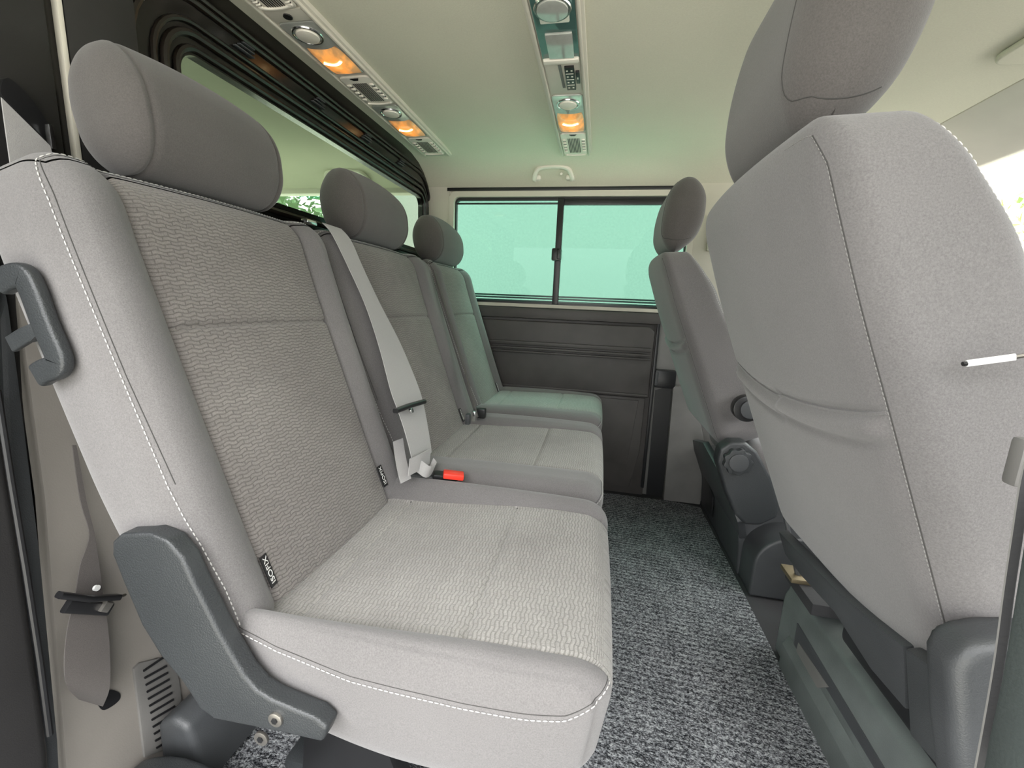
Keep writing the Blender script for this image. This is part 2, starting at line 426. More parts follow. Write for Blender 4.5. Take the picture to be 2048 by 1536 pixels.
# headliner: flat, rolled down towards the side wall and towards the windscreen
V = []; F = []
ys = [(-.12, 1.30), (-.08, 1.34), (.0, ZC), (1.60, ZC), (1.68, ZC - .004), (1.75, ZC - .018), (1.80, ZC - .040), (1.835, ZC - .068), (1.855, ZC - .085)]
xs = [-1.96, XB, -.3, .2, .6, .92]
for x in xs:
    for (y, z) in ys: V.append((x, y, z))
ny = len(ys)
for i in range(len(xs) - 1):
    for j in range(ny - 1): F.append([i * ny + j, i * ny + j + 1, (i + 1) * ny + j + 1, (i + 1) * ny + j])
off = len(V)
V += [(x, y, z + .03) for (x, y, z) in V]
for i in range(len(xs) - 1):
    for j in range(ny - 1): F.append([off + i * ny + j, off + (i + 1) * ny + j, off + (i + 1) * ny + j + 1, off + i * ny + j + 1])
for i in range(len(xs) - 1):
    F.append([i * ny, (i + 1) * ny, off + (i + 1) * ny, off + i * ny]); F.append([i * ny + ny - 1, off + i * ny + ny - 1, off + (i + 1) * ny + ny - 1, (i + 1) * ny + ny - 1])
for j in range(ny - 1):
    e = (len(xs) - 1) * ny
    F.append([e + j, e + j + 1, off + e + j + 1, off + e + j]); F.append([j, off + j, off + j + 1, j + 1])
S(mesh('ceiling', V, F, M['head']))
S(prism('trim_1', [(.925, -.1, ZC), (1.10, -.1, 1.275), (1.13, -.1, 1.28), (1.13, -.1, 1.32), (.925, -.1, 1.40)], (0, 1.95, 0), M['trimb'], bevel=.006))   # header over the windscreen
# far side wall: lower panel, cladding round the window, posts
WX0, WX1, WZ0, WZ1 = -.665, .335, .795, 1.262
def ywall(x0, x1, z0, z1, name, mat, y=YW, t=.05, bev=.004):
    return S(box(name, ((x0 + x1) / 2, y + t / 2, (z0 + z1) / 2), (x1 - x0, t, z1 - z0), mat, bevel=bev))
ywall(-1.96, .245, 0, .795, 'wall_far', M['darkw'])
ywall(.245, .60, 0, .80, 'trim_2', M['post'], y=YW + .012)
ywall(-.80, WX0, .795, 1.31, 'trim_3', M['trimb'], y=YW - .006)
ywall(WX1, .62, .80, 1.31, 'trim_4', M['trimb'], y=YW - .01)
ywall(WX0, WX1, WZ1, 1.31, 'trim_5', M['trimb'], y=YW - .004)
ywall(-1.96, -.80, .795, .84, 'trim_6', M['darkw']); ywall(-1.96, -1.60, .84, 1.31, 'trim_7', M['trimb']); ywall(-1.60, -.80, 1.26, 1.31, 'trim_8', M['trimb'])
ywall(.62, 1.30, 0, .72, 'door_1', M['darkw']); ywall(.62, 1.30, 1.27, 1.34, 'trim_9', M['trimb'])
ywall(1.22, 1.30, .72, 1.27, 'trim_10', M['trimb'])
ywall(WX0 - .01, WX1, 1.264, 1.277, 'trim_11', M['black'], y=YW - .009, t=.01, bev=.001)   # rubber line above the window
ywall(.33, .55, 1.302, 1.308, 'trim_12', M['dark'], y=YW - .014, t=.01, bev=.001)
# post details behind the driver's seat: belt height adjuster
ah = empty('belt_height_adjuster', (.42, YW - .012, 1.03), 'beige belt height adjuster on the post beyond the far front seat', 'belt adjuster')
box('cover', (.42, YW - .02, 1.10), (.07, .022, .13), M['trimb'], ah, bevel=.006)
box('button', (.415, YW - .036, 1.07), (.03, .012, .03), M['handleb'], ah, bevel=.003)
# window frame and panes
wf = []
cxw, czw = (WX0 + WX1) / 2, (WZ0 + WZ1) / 2
wfr = S(link('window_1', None)); wfr.location = (cxw, YW, WZ0); bpy.context.view_layer.update()
def P3(x, z, y): return (x, y, z)
def rr_loop(x0, x1, z0, z1, r, n=6):
    return [((x0 + x1) / 2 + a, (z0 + z1) / 2 + b) for a, b in rrect(x1 - x0, z1 - z0, r, n)]
def ring(name, out, inn, y, t, mat, parent, axis='y', bevel=.002):
    """flat ring between two loops of equal count, standing in a wall"""
    n = len(out); V = []
    for (a, b) in out: V.append((a, b, y))
    for (a, b) in inn: V.append((a, b, y))
    for (a, b) in out: V.append((a, b, y + t))
    for (a, b) in inn: V.append((a, b, y + t))
    F = []
    for i in range(n):
        j = (i + 1) % n
        F += [[i, j, n + j, n + i], [2 * n + i, 3 * n + i, 3 * n + j, 2 * n + j], [i, 2 * n + i, 2 * n + j, j], [n + i, n + j, 3 * n + j, 3 * n + i]]
    V = [(a, c, b) if axis == 'y' else (c, a, b) for a, b, c in V]
    return mesh(name, V, F, mat, parent, True, sharp=math.radians(30))
ring('window_surround', rr_loop(WX0, WX1, WZ0 - .002, WZ1, .03), rr_loop(WX0 + .022, WX1 - .022, WZ0 + .012, WZ1 - .022, .022), YW - .012, .02, M['trimb'], wfr)
ring('rubber_seal', rr_loop(WX0 + .018, WX1 - .018, WZ0 + .004, WZ1 - .020, .022), rr_loop(WX0 + .028, WX1 - .028, WZ0 + .022, WZ1 - .032, .016), YW + .004, .02, M['black'], wfr)
gx0, gx1, gz0, gz1 = WX0 + .028, WX1 - .028, WZ0 + .020, WZ1 - .030
xd = -.189
g1 = box('pane', ((gx0 + xd) / 2, YW + .028, (gz0 + gz1) / 2), (xd - gx0, .004, gz1 - gz0), M['gl_far'], wfr, bevel=0)
g2 = box('pane', ((xd + gx1) / 2, YW + .016, (gz0 + gz1) / 2), (gx1 - xd, .004, gz1 - gz0), M['gl_far'], wfr, bevel=0)
box('top_rail', ((xd + gx1) / 2, YW + .010, gz1 - .010), (gx1 - xd, .014, .024), M['black'], wfr, bevel=.002)
box('top_rail', ((gx0 + xd) / 2, YW + .012, gz1 - .001), (xd - gx0, .012, .006), M['black'], wfr, bevel=.001)
box('top_rail', ((gx0 + xd) / 2, YW + .012, gz1 - .015), (xd - gx0, .012, .006), M['black'], wfr, bevel=.001)
M['teal'] = plastic('teal_dark_rubber', (.03, .075, .065), .3, .1)
for k, (dz, yy) in enumerate(((.004, .006), (.016, .010), (.026, .014))):
    box('lower_channel', ((gx0 + gx1) / 2, YW + yy, gz0 + dz), (gx1 - gx0, .012, .007), M['teal'], wfr, bevel=.001)
box('centre_bar', (xd, YW + .006, (gz0 + gz1) / 2), (.026, .022, gz1 - gz0 + .012), M['black'], wfr, bevel=.004)
lt = box('latch', (xd - .004, YW - .012, 1.012), (.040, .030, .050), M['black'], wfr, bevel=.007)
box('latch_lever', (xd + .006, YW - .030, 1.012), (.014, .014, .040), M['black'], lt, bevel=.004)
# the lower side panel: ledge, ridges, pocket panel, its groove
ywall(-.76, .245, .745, .790, 'trim_13', M['darkw'], y=YW - .022, t=.03, bev=.010)
pn = empty('side_panel', (-.26, YW - .01, .43), 'dark grey moulded side panel with ridges below the far sliding window', 'wall panel')
prism('panel_face', [(-.74, YW - .014, .44), (-.74, YW - .014, .735), (.205, YW - .014, .735), (.228, YW - .014, .715), (.228, YW - .014, .44)], (0, .0138, 0), M['darkw'], pn, bevel=.006, seg=3)
for z, h in ((.640, .016), (.618, .010), (.602, .008)):
    box('ridge', (-.26, YW - .020, z), (.955, .022, h), M['darkw'], pn, bevel=.003)
box('lower_ledge', (-.26, YW - .0115, .448), (.96, .022, .012), M['darkw'], pn, bevel=.004)
prism('lower_face', [(-.74, YW - .010, .035), (-.74, YW - .010, .436), (.216, YW - .010, .436), (.214, YW - .010, .20), (.185, YW - .010, .035)], (0, .0098, 0), M['darkw'], pn, bevel=.005)
prism('recessed_face', [(-.60, YW - .016, .14), (-.60, YW - .016, .425), (.190, YW - .016, .425), (.165, YW - .016, .14)], (0, .008, 0), M['darkw'], pn, bevel=.004)
S(box('trim_14', (.240, YW - .002, .40), (.012, .03, .72), M['black'], bevel=.002))
S(prism('trim_15', [(.262, YW + .008, .0), (.255, YW + .008, .47), (.322, YW + .008, .50), (.330, YW + .008, .0)], (0, .006, 0), M['black'], bevel=0))
pl = empty('door_catch', (.27, YW - .02, .50), 'black moulded catch with a small lever on the dark gap of the far side wall', 'catch')
box('housing', (.285, YW - .008, .525), (.085, .045, .075), M['black'], pl, bevel=.010)
box('lever', (.248, YW - .036, .528), (.012, .018, .055), M['dark'], pl, bevel=.003)
# grey kick panel standing between gap and plinth
S(prism('trim_16', [(.330, YW - .03, 0), (.318, YW - .03, .50), (.40, YW - .03, .50), (.48, YW - .03, .22), (.48, YW - .03, 0)], (0, .04, 0), M['post'], bevel=.006))
# ---- bulkhead behind the bench, with its fixed window
B0, B1 = .36, 1.90
out = rr_loop(B0, B1, 0.0, ZC + .005, .001, 8)
gy0, gy1, gz0_, gz1_ = .715, 1.79, 1.012, 1.222
inn = rr_loop(gy0, gy1, gz0_, gz1_, .035, 8)
S(ring('wall_rear', out, inn, XB - .02, .02, M['blackg'], None, axis='x'))
w2 = S(link('window_2', None)); w2.location = (XB, 1.3, gz0_); bpy.context.view_layer.update()
box('pane', (XB - .012, (gy0 + gy1) / 2, (gz0_ + gz1_) / 2), (.004, gy1 - gy0 + .02, gz1_ - gz0_ + .02), M['gl_bulk'], w2, bevel=0)
M['ridge'] = plastic('dark_brown_frame', (.010, .007, .005), .33, .05, vary=.05)
for k, (o_, rr_) in enumerate(((.010, .006), (.032, .007), (.050, .005), (.085, .006), (.098, .005))):
    lp = rr_loop(gy0 - o_, gy1 + min(o_, .075), gz0_ - .02, gz1_ + o_ * 1.05, .035 + o_, 8)
    sweep('frame_ridge', [(XB + .002, a, b) for a, b in lp], circ(rr_, 8), M['ridge'], w2, up=(1, 0, 0), closed=True)
for yy in (.86, 1.10, 1.34, 1.58):
    boxes('clip', [((XB + .004, yy, gz1_ + .066), (.008, .05, .003)), ((XB + .004, yy + .006, gz1_ + .074), (.008, .04, .003)), ((XB + .004, yy + .012, gz1_ + .082), (.008, .03, .003))], M['dark'], w2, bevel=.001)
# dark rear pillar trim with the pale strip beside it
S(box('trim_17', (XB + .004, .530, .95), (.012, .007, .82), M['handleb'], bevel=.002))
M['pillar'] = plastic('dark_pillar_trim', (.022, .021, .021), .5, .3)
S(box('wall_pillar', (XB - .006, .30, .95), (.04, .42, .83), M['pillar'], bevel=.004))
S(box('trim_18', (XB + .004, .585, 1.0), (.01, .10, .72), M['pillar'], bevel=.004))
# taupe lining of the corner, leaning back a little
def lx(z): return -.665 - .10 * z
def LP(px, py, dx=0):
    n = (1, 0, .10); return UP(px, py, n, (-.665 + dx, 0, 0))
lin = [LP(28, 560), LP(50, 700), LP(90, 1000), LP(112, 1280), LP(134, 1560), LP(520, 1560), LP(420, 560)]
S(prism('wall_near_corner', lin, (-.02, 0, 0), M['side'], bevel=.004))
# dark edge of the door opening in front of it
e1 = [LP(-120, 380, .03), LP(-10, 380, .03), LP(-10, 760, .03), LP(46, 1120, .03), LP(100, 1500, .03), LP(106, 1600, .03), LP(-120, 1600, .03)]
S(prism('trim_19', e1, (-.03, 0, 0), M['pillar'], bevel=.010, seg=3))
e2 = [LP(0, 640, .012), LP(16, 580, .012), LP(40, 760, .012), LP(82, 1100, .012), LP(118, 1480, .012), LP(124, 1600, .012), LP(40, 1600, .012)]
S(prism('trim_20', e2, (-.02, 0, 0), M['dark'], bevel=.006))
sweep('door_seal', [LP(x, y, .034) for x, y in ((-6, 780), (22, 960), (52, 1140), (80, 1320), (100, 1470))], circ(.0035, 8), M['black'])['kind'] = 'structure'
# ---- load space behind the bulkhead
S(box('wall_back', (-1.98, .95, .45), (.04, 1.95, .90), M['darkw'], bevel=0))
S(box('trim_21', (-1.97, .95, 1.32), (.04, 1.95, .08), M['trimb'], bevel=.01))
S(box('trim_22', (-1.97, 1.02, 1.10), (.04, .10, .44), M['darkw'], bevel=.01))
S(box('trim_23', (-1.95, .95, 1.235), (.02, 1.95, .014), M['black'], bevel=.002))
w3 = S(link('window_3', None)); w3.location = (-1.2, YW, .84)
box('pane', (-1.20, YW + .02, 1.05), (.80, .004, .42), M['gl_far'], w3, bevel=0)
w4 = S(link('window_4', None)); w4.location = (-1.99, .95, .9)
box('pane', (-1.99, .95, 1.09), (.004, 1.9, .40), M['gl_far'], w4, bevel=0)
w5 = S(link('window_5', None)); w5.location = (.92, YW + .02, .72)
box('pane', (.92, YW + .025, .995), (.60, .004, .55), M['gl_front'], w5, bevel=0)
w6 = S(link('window_6', None)); w6.location = (1.3, .9, .8)
prism('windscreen', [(1.115, -.1, 1.285), (1.115, 1.9, 1.285), (1.60, 1.9, .80), (1.60, -.1, .80)], (.004, 0, .004), M['gl_front'], w6, bevel=0)
# near side of the van ahead of the open door, and the dashboard
S(box('wall_near', (.86, -.20, .38), (.90, .10, .72), M['darkw'], bevel=.01))
S(box('trim_25', (.40, -.20, 1.02), (.12, .10, .60), M['trimb'], bevel=.01))
S(box('trim_26', (.86, -.20, 1.30), (.90, .10, .08), M['trimb'], bevel=.01))
S(box('wall_near_rear', (-1.36, -.20, .42), (1.2, .08, .84), M['darkw'], bevel=.01))
S(box('wall_front', (1.42, .88, .40), (.40, 2.2, .80), M['dark'], bevel=.03))
# ---- outside
S(box('ground', (0, 2, -.62), (60, 60, .1), M['pave'], bevel=0))
S(box('wall_outside', (-.1, 4.2, 1.6), (4.6, .3, 4.6), M['wallout'], bevel=0))
def tree(loc, h, r, label, n=1500, seed=1, leaf='leaf'):
    rnd = random.Random(seed); t = empty('tree', loc, label, 'tree')
    bm = bmesh.new(); x, y, z = loc
    bmesh.ops.create_cone(bm, cap_ends=True, segments=10, radius1=.12, radius2=.06, depth=h * .6, matrix=Matrix.Translation((x, y, z + h * .3)))
    bmobj('trunk', bm, M['bark'], t)
    V = []; F = []
    for i in range(n):
        u = Vector((rnd.gauss(0, 1), rnd.gauss(0, 1), rnd.gauss(0, 1))).normalized() * r * (.55 + .45 * rnd.random())
        c = Vector((x, y, z + h - r * .8)) + Vector((u.x, u.y, u.z * .9)); a = Vector((rnd.gauss(0, 1), rnd.gauss(0, 1), rnd.gauss(0, 1))).normalized(); b = a.orthogonal().normalized()
        s_ = .05 + .06 * rnd.random(); k = len(V); cc = a.cross(b) * s_ * .15
        V += [c - a * s_, c - b * s_ * .45 + cc, c + a * s_, c + b * s_ * .45 + cc]; F.append([k, k + 1, k + 2, k + 3])
    mesh('foliage', V, F, M[leaf], t, False, fix=False)
tree((5.5, 6.6, -.57), 3.1, 1.7, 'bright green bushy tree outside the windscreen at the right border', seed=3)
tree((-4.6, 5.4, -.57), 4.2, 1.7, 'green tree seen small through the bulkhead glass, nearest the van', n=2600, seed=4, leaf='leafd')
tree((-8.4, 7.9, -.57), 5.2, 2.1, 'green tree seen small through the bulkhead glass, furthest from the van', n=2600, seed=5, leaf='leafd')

# ================================================================ upholstery
def arc_spline(pts):
    P = np.array(smooth_loop([(x, 0, z) for x, z in pts], 12, closed=False))[:, [0, 2]]
    cum = np.concatenate([[0], np.cumsum(np.linalg.norm(np.diff(P, axis=0), axis=1))])
    def at(t):
        if t < 0: d = P[1] - P[0]; d /= np.linalg.norm(d); return P[0] + d * t, d
        if t > cum[-1]: d = P[-1] - P[-2]; d /= np.linalg.norm(d); return P[-1] + d * (t - cum[-1]), d
        a = np.array([np.interp(t, cum, P[:, k]) for k in (0, 1)]); e = .02
        b = np.array([np.interp(min(t + e, cum[-1]), cum, P[:, k]) for k in (0, 1)]) - np.array([np.interp(max(t - e, 0), cum, P[:, k]) for k in (0, 1)])
        return a, b / np.linalg.norm(b)
    return at, cum[-1], lambda z: float(np.interp(z, P[:, 1], cum))
def sstep(x): x = min(1, max(0, x)); return x * x * (3 - 2 * x)

# ---------------------------------------------------------------- rear bench
BACK = [(-.368, .345), (-.392, .42), (-.422, .50), (-.464, .62), (-.509, .75), (-.545, .86), (-.570, .95)]
b_at, b_len, b_t = arc_spline(BACK)
bench = empty('rear_bench', (-.30, 1.09, 0.003), 'grey cloth three-seat rear bench with head restraints in front of the dark bulkhead', 'bench seat')
def backrest(yc, hw, ic, iw, main=False):
    ht, hn = b_len / 2, .062
    cs = ic - yc; tz = b_t(.755) - ht
    ts = .0025
    def front(q): return q[2] > hn * .4
    def groove(q):
        g = 0
        if q[2] > hn - .0005:
            for e in (cs - iw, cs + iw): g += .006 * gauss(q[0] - e, .004)
            if abs(q[0] - cs) < iw: g += .005 * gauss(q[1] - tz, .004)
        return g
    def deform(p, q):
        s_, t_, n_ = p
        C, T = b_at(t_ + ht); N = np.array([T[1], -T[0]])
        k = max(0, (n_ + hn) / (2 * hn))
        d = abs(s_ - cs) - iw
        bol = .016 * sstep(d / .03) - .010 * sstep((d - .045) / .05)
        crown = .007 * (1 - ((s_ - cs) / iw) ** 2) if abs(s_ - cs) < iw else 0
        low = 1 - sstep((t_ + ht) / .07)          # tucks in behind the cushion
        thick = 1 - .25 * sstep(1 - (t_ + ht) / .30)   # thinner towards the foot
        off = (n_ - hn) * (thick if n_ < 0 else 1) + k * (bol + crown) - .02 * low * k
        top = .010 * sstep((t_ / ht - .80) / .2) * k
        w = C + N * (off - top)
        return (w[0], yc + s_, w[1])
    sf = Soft((hw, ht, hn), (.036, .050, .042), deform, groove, (46, 60, 12), ((cs - iw, cs + iw), (tz,), ()))
    def panel(q, ax, sg):
        if ax == 2 and sg > 0 and abs(q[0] - cs) < iw: return 'ribbed_panel'
        return ''
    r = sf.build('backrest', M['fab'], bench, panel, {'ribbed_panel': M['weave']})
    body = r['']; e = ht - .004
    edge = [(-hw + .012, -ht * .92, hn), (-hw + .012, -ht * .62, hn), (-hw + .006, -ht * .44, hn), (-hw, -ht * .32, hn - .002), (-hw, -ht * .2, hn - .007), (-hw, e - .05, hn - .016), (-hw, ht, hn - .014), (hw, ht, hn - .014), (hw, -ht * .92, hn - .011)]
    sf.stitch('white_stitching', edge, M['thread'], body, r=.0007, dash=.0046, gap=.0020)
    edge2 = [(-hw + (.002), -ht * .92, hn - .006), (-hw + .002, ht - .002, hn - .006), (hw - .002, ht - .002, hn - .006)]
    edge2 = [(-hw + .004, -ht * .2, hn), (-hw, ht * .2, hn - .004), (-hw, ht, hn - .009), (hw, ht, hn - .004)]
    sf.stitch('edge_seam', edge2, M['dthread'], body, r=.0005, dash=0, off=.0001)
    sf.stitch('cross_seam', [(cs - iw, tz, hn), (cs + iw, tz, hn)], M['dthread'], body, r=.0011, dash=0, off=-.0045)
    for sd in (-1, 1):
        sf.stitch('panel_seam', [(cs + sd * iw, -ht * .9, hn), (cs + sd * iw, ht, hn)], M['dthread'], body, r=.0011, dash=0, off=-.0042)
    return sf, body, cs, ht, hn
BR = [backrest(.590, .230, .5925, .155, True), backrest(1.112, .287, 1.095, .163), backrest(1.612, .207, 1.608, .138)]
# little ISOFIX tags sewn into the insert seam
for i, (sf, body, cs, ht, hn) in enumerate(BR):
    iw = (.155, .163, .138)[i]
    for sd in ((-1, 1) if i != 1 else (1,)):
        s0 = cs + sd * iw; t0 = b_t(.425 if i == 0 and sd < 0 else .432) - ht
        p0 = sf.place((s0 + .006, t0, hn), .003); p1 = sf.place((s0 + .006, t0 + .045, hn), .003); px = sf.place((s0 - .010, t0, hn), .003)
        T = p1 - p0; T /= np.linalg.norm(T); X = px - p0; X -= T * (X @ T); X /= np.linalg.norm(X); N_ = np.cross(T, X)
        if N_[0] < 0: N_ = -N_
        tg = prism('isofix_tag', [p0, p0 + T * .043, p0 + X * .015 + T * .043, p0 + X * .015], N_ * .0012, M['black'], body, bevel=0)
        text('tag_lettering', 'ISOFIX', .0125, M['white'], tg, p0 + T * .004 + X * .0125 - 0 * X + N_ * .0016 if False else p0 + T * .0035 + X * .003 + N_ * .0016, T, np.cross(N_, T), .0002)
        boxes('tag_bar', [], M['white'], tg) if False else None
def cushion(yc, hw, ic, iw, ztop, dish, main=False):
    cx, hx, hz = (-.186, .235, .093) if main else (-.190, .231, .093); cz = ztop - hz
    cs = ic - yc; x1, x2 = -.340 - cx, -.125 - cx
    def groove(q):
        g = 0
        if q[2] > hz - .0005:
            for e in (cs - iw, cs + iw): g += .005 * gauss(q[1] - e, .004)
            if abs(q[1] - cs) < iw:
                for e in (x1, x2): g += .0045 * gauss(q[0] - e, .0045)
        if abs(q[0] - hx) < .0005:
            for e in (cs - iw, cs + iw): g += .004 * gauss(q[1] - e, .004)
        return g
    def deform(p, q):
        x, y, z = p; up = max(0, (z + hz) / (2 * hz))
        d = abs(y - cs) - iw; f = (x + hx) / (2 * hx)
        D = dish * (1 - .62 * sstep((f - .15) / .7))
        z2 = z - up * D * (1 - sstep((d + .012) / .045)) + up * .004 * math.sin(PI * min(1, max(0, f)))
        z2 += (1 - up) * (.030 * sstep((.55 - f) / .5) + .028 * sstep((f - .80) / .2))    # underside rises to the back
        x2_ = x - .020 * (1 - up) * sstep(f) + up * .004 * (1 - (y / hw) ** 2) * sstep(f)
        y2 = y * (1 - .018 * (1 - up)) * (1 - .02 * sstep((f - .75) / .25))
        if d > .03: y2 += math.copysign(.006, y) * math.sin(PI * min(1, up)) * sstep((f - .1) / .3)
        return (cx + x2_, yc + y2, cz + z2)
    sf = Soft((hx, hw, hz), (.052, .042, .050), deform, groove, (56, 46, 18), ((x1, x2), (cs - iw, cs + iw), ()))
    def panel(q, ax, sg):
        if sg > 0 and ax in (0, 2) and abs(q[1] - cs) < iw and not (ax == 0 and q[2] < -hz * .7): return 'ribbed_panel'
        return ''
    r = sf.build('seat_cushion', M['fab'], bench, panel, {'ribbed_panel': M['weave_lit']}, uvaxes=(1, 0))
    body = r['']
    zs = [(-hx * .98, .060), (-hx * .80, .052), (-hx * .62, .040), (-.05, .030), (hx * .35, .030), (hx * .80, .036), (hx, .055)]
    poly = [(a, -hw, b) for a, b in zs] + [(hx, -hw * .9, .066), (hx, cs - iw, .074)]
    sf.stitch('white_stitching', poly, M['thread'], body, r=.0007, dash=.0048, gap=.0016)
    sf.stitch('edge_seam', [(a, b, c + .006) for a, b, c in poly], M['dthread'], body, r=.0005, dash=0, off=0)
    for e in (x1, x2): sf.stitch('cross_seam', [(e, cs - iw, hz), (e, cs + iw, hz)], M['dthread'], body, r=.0013, dash=0, off=-.0034)
    for sd in (-1, 1): sf.stitch('panel_seam', [(-hx * .9, cs + sd * iw, hz), (hx, cs + sd * iw, hz), (hx, cs + sd * iw, -hz * .6)], M['gthread'] if sd < 0 else M['dthread'], body, r=.0011, dash=0, off=-.0040)
    return sf
cushion(.590, .220, .580, .170, .444, .042, True)
cushion(1.088, .277, 1.09, .163, .447, .020)
cushion(1.598, .222, 1.610, .142, .452, .012)
def bench_headrest(yc, hs=.146):
    ht, hn = .084, .055; A = np.array([-.624, 1.026]); T = np.array([-.16, .987]); N = np.array([.987, .16])
    def deform(p, q):
        s_, t_, n_ = p
        n_ *= 1 - .30 * sstep((t_ / ht)) - .12 * sstep(-t_ / ht)
        if n_ > 0: n_ *= 1 + .15 * (1 - (s_ / hs) ** 2)
        t_ = t_ - .012 * (s_ / hs) ** 2 * (t_ > 0) * (t_ / ht)
        w = A + T * t_ + N * n_
        return (w[0], yc + s_ * (1 - .04 * (t_ / ht) ** 2), w[1])
    def groove(q): return .0035 * (gauss(abs(q[0]) - (hs - .030), .0035))
    sf = Soft((hs, ht, hn), (.030, .054, .050), deform, groove, (40, 28, 20), ((-(hs - .030), hs - .030), (), ()))
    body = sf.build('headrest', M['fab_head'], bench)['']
    e = hs - .030
    for sd in (-1, 1):
        sf.stitch('end_seam', [(sd * e, -ht, -hn), (sd * e, ht, -hn), (sd * e, ht, hn), (sd * e, -ht, hn), (sd * e, -ht, -hn)], M['dthread'], body, r=.0006, dash=0, off=-.0030)
    for sd in (-1, 1):
        cyl('post', (-.640, yc + sd * .055, .945), (-.16, 0, .987), .006, .09, M['chrome'], body, 14, 0)
for y in (.598, 1.105, 1.632): bench_headrest(y, .140 if y < 1 else .148)
# grab handle on the rear edge of the near backrest
yh = .350
def SP(px, py, y): return U(px, py, y=y)
hp = [SP(6, 566, yh), SP(22, 556, yh), SP(48, 552, yh), SP(64, 575, yh), SP(92, 650, yh), SP(118, 712, yh), SP(116, 732, yh), SP(94, 742, yh), SP(82, 750, yh)]
hp = smooth_loop(hp, 5, closed=False)
sweep('grab_handle', hp, rrect(.026, .013, .004), M['arm'], bench, up=(0, 1, 0))
sweep('release_lever', [SP(24, 688, yh), SP(50, 672, yh), SP(66, 664, yh), SP(74, 676, yh)], rrect(.018, .006, .002), M['arm'], bench, up=(0, 1, 0))
# hinge cover on the near end
ay = .343
arm_px = [(223, 1084), (240, 1068), (297, 1066), (334, 1082), (364, 1117), (386, 1166), (412, 1217), (438, 1269), (464, 1314), (486, 1351), (512, 1381), (542, 1400), (594, 1422), (631, 1437), (655, 1459), (644, 1486), (557, 1466), (427, 1440), (398, 1418), (364, 1366), (319, 1312), (282, 1252), (245, 1166), (223, 1110)]
arm_pts = [SP(x, y, ay) for x, y in arm_px]
arm = prism('hinge_cover', arm_pts, (0, .022, 0), M['arm'], bench, bevel=.0050, seg=4)
def screw(name, px, py, y, r, par, mat='steel'):
    c = SP(px, py, y); o = cyl(name, c + np.array([0, -.001, 0]), (0, -1, 0), r, .004, M[mat], par, 22, .001)
    cyl('socket', c + np.array([0, -.0036, 0]), (0, -1, 0), r * .45, .0012, M['black'], o, 6, 0)
screw('screw', 553, 1437, ay, .0085, arm)
# frame under the bench with its floor latches
box('under_frame', (-.24, 1.16, .235), (.24, 1.10, .04), M['black'], bench, bevel=.01)
for yy in (.50, 1.10, 1.70):
    fr = prism('floor_foot', [(-.42, yy, .01), (-.40, yy, .22), (-.30, yy, .22), (-.24, yy, .05), (-.12, yy, .05), (-.10, yy, .01)], (0, .035, 0), M['black'], bench, bevel=.004)
    if yy == .50:
        box('latch_shoe', (-.40, .535, .022), (.12, .05, .036), M['arm'], fr, bevel=.008)
        box('latch_slot', (-.375, .545, .042), (.06, .028, .01), M['black'], fr, bevel=.003)
        screw('pivot_bolt', 524, 1475, .40, .010, fr)

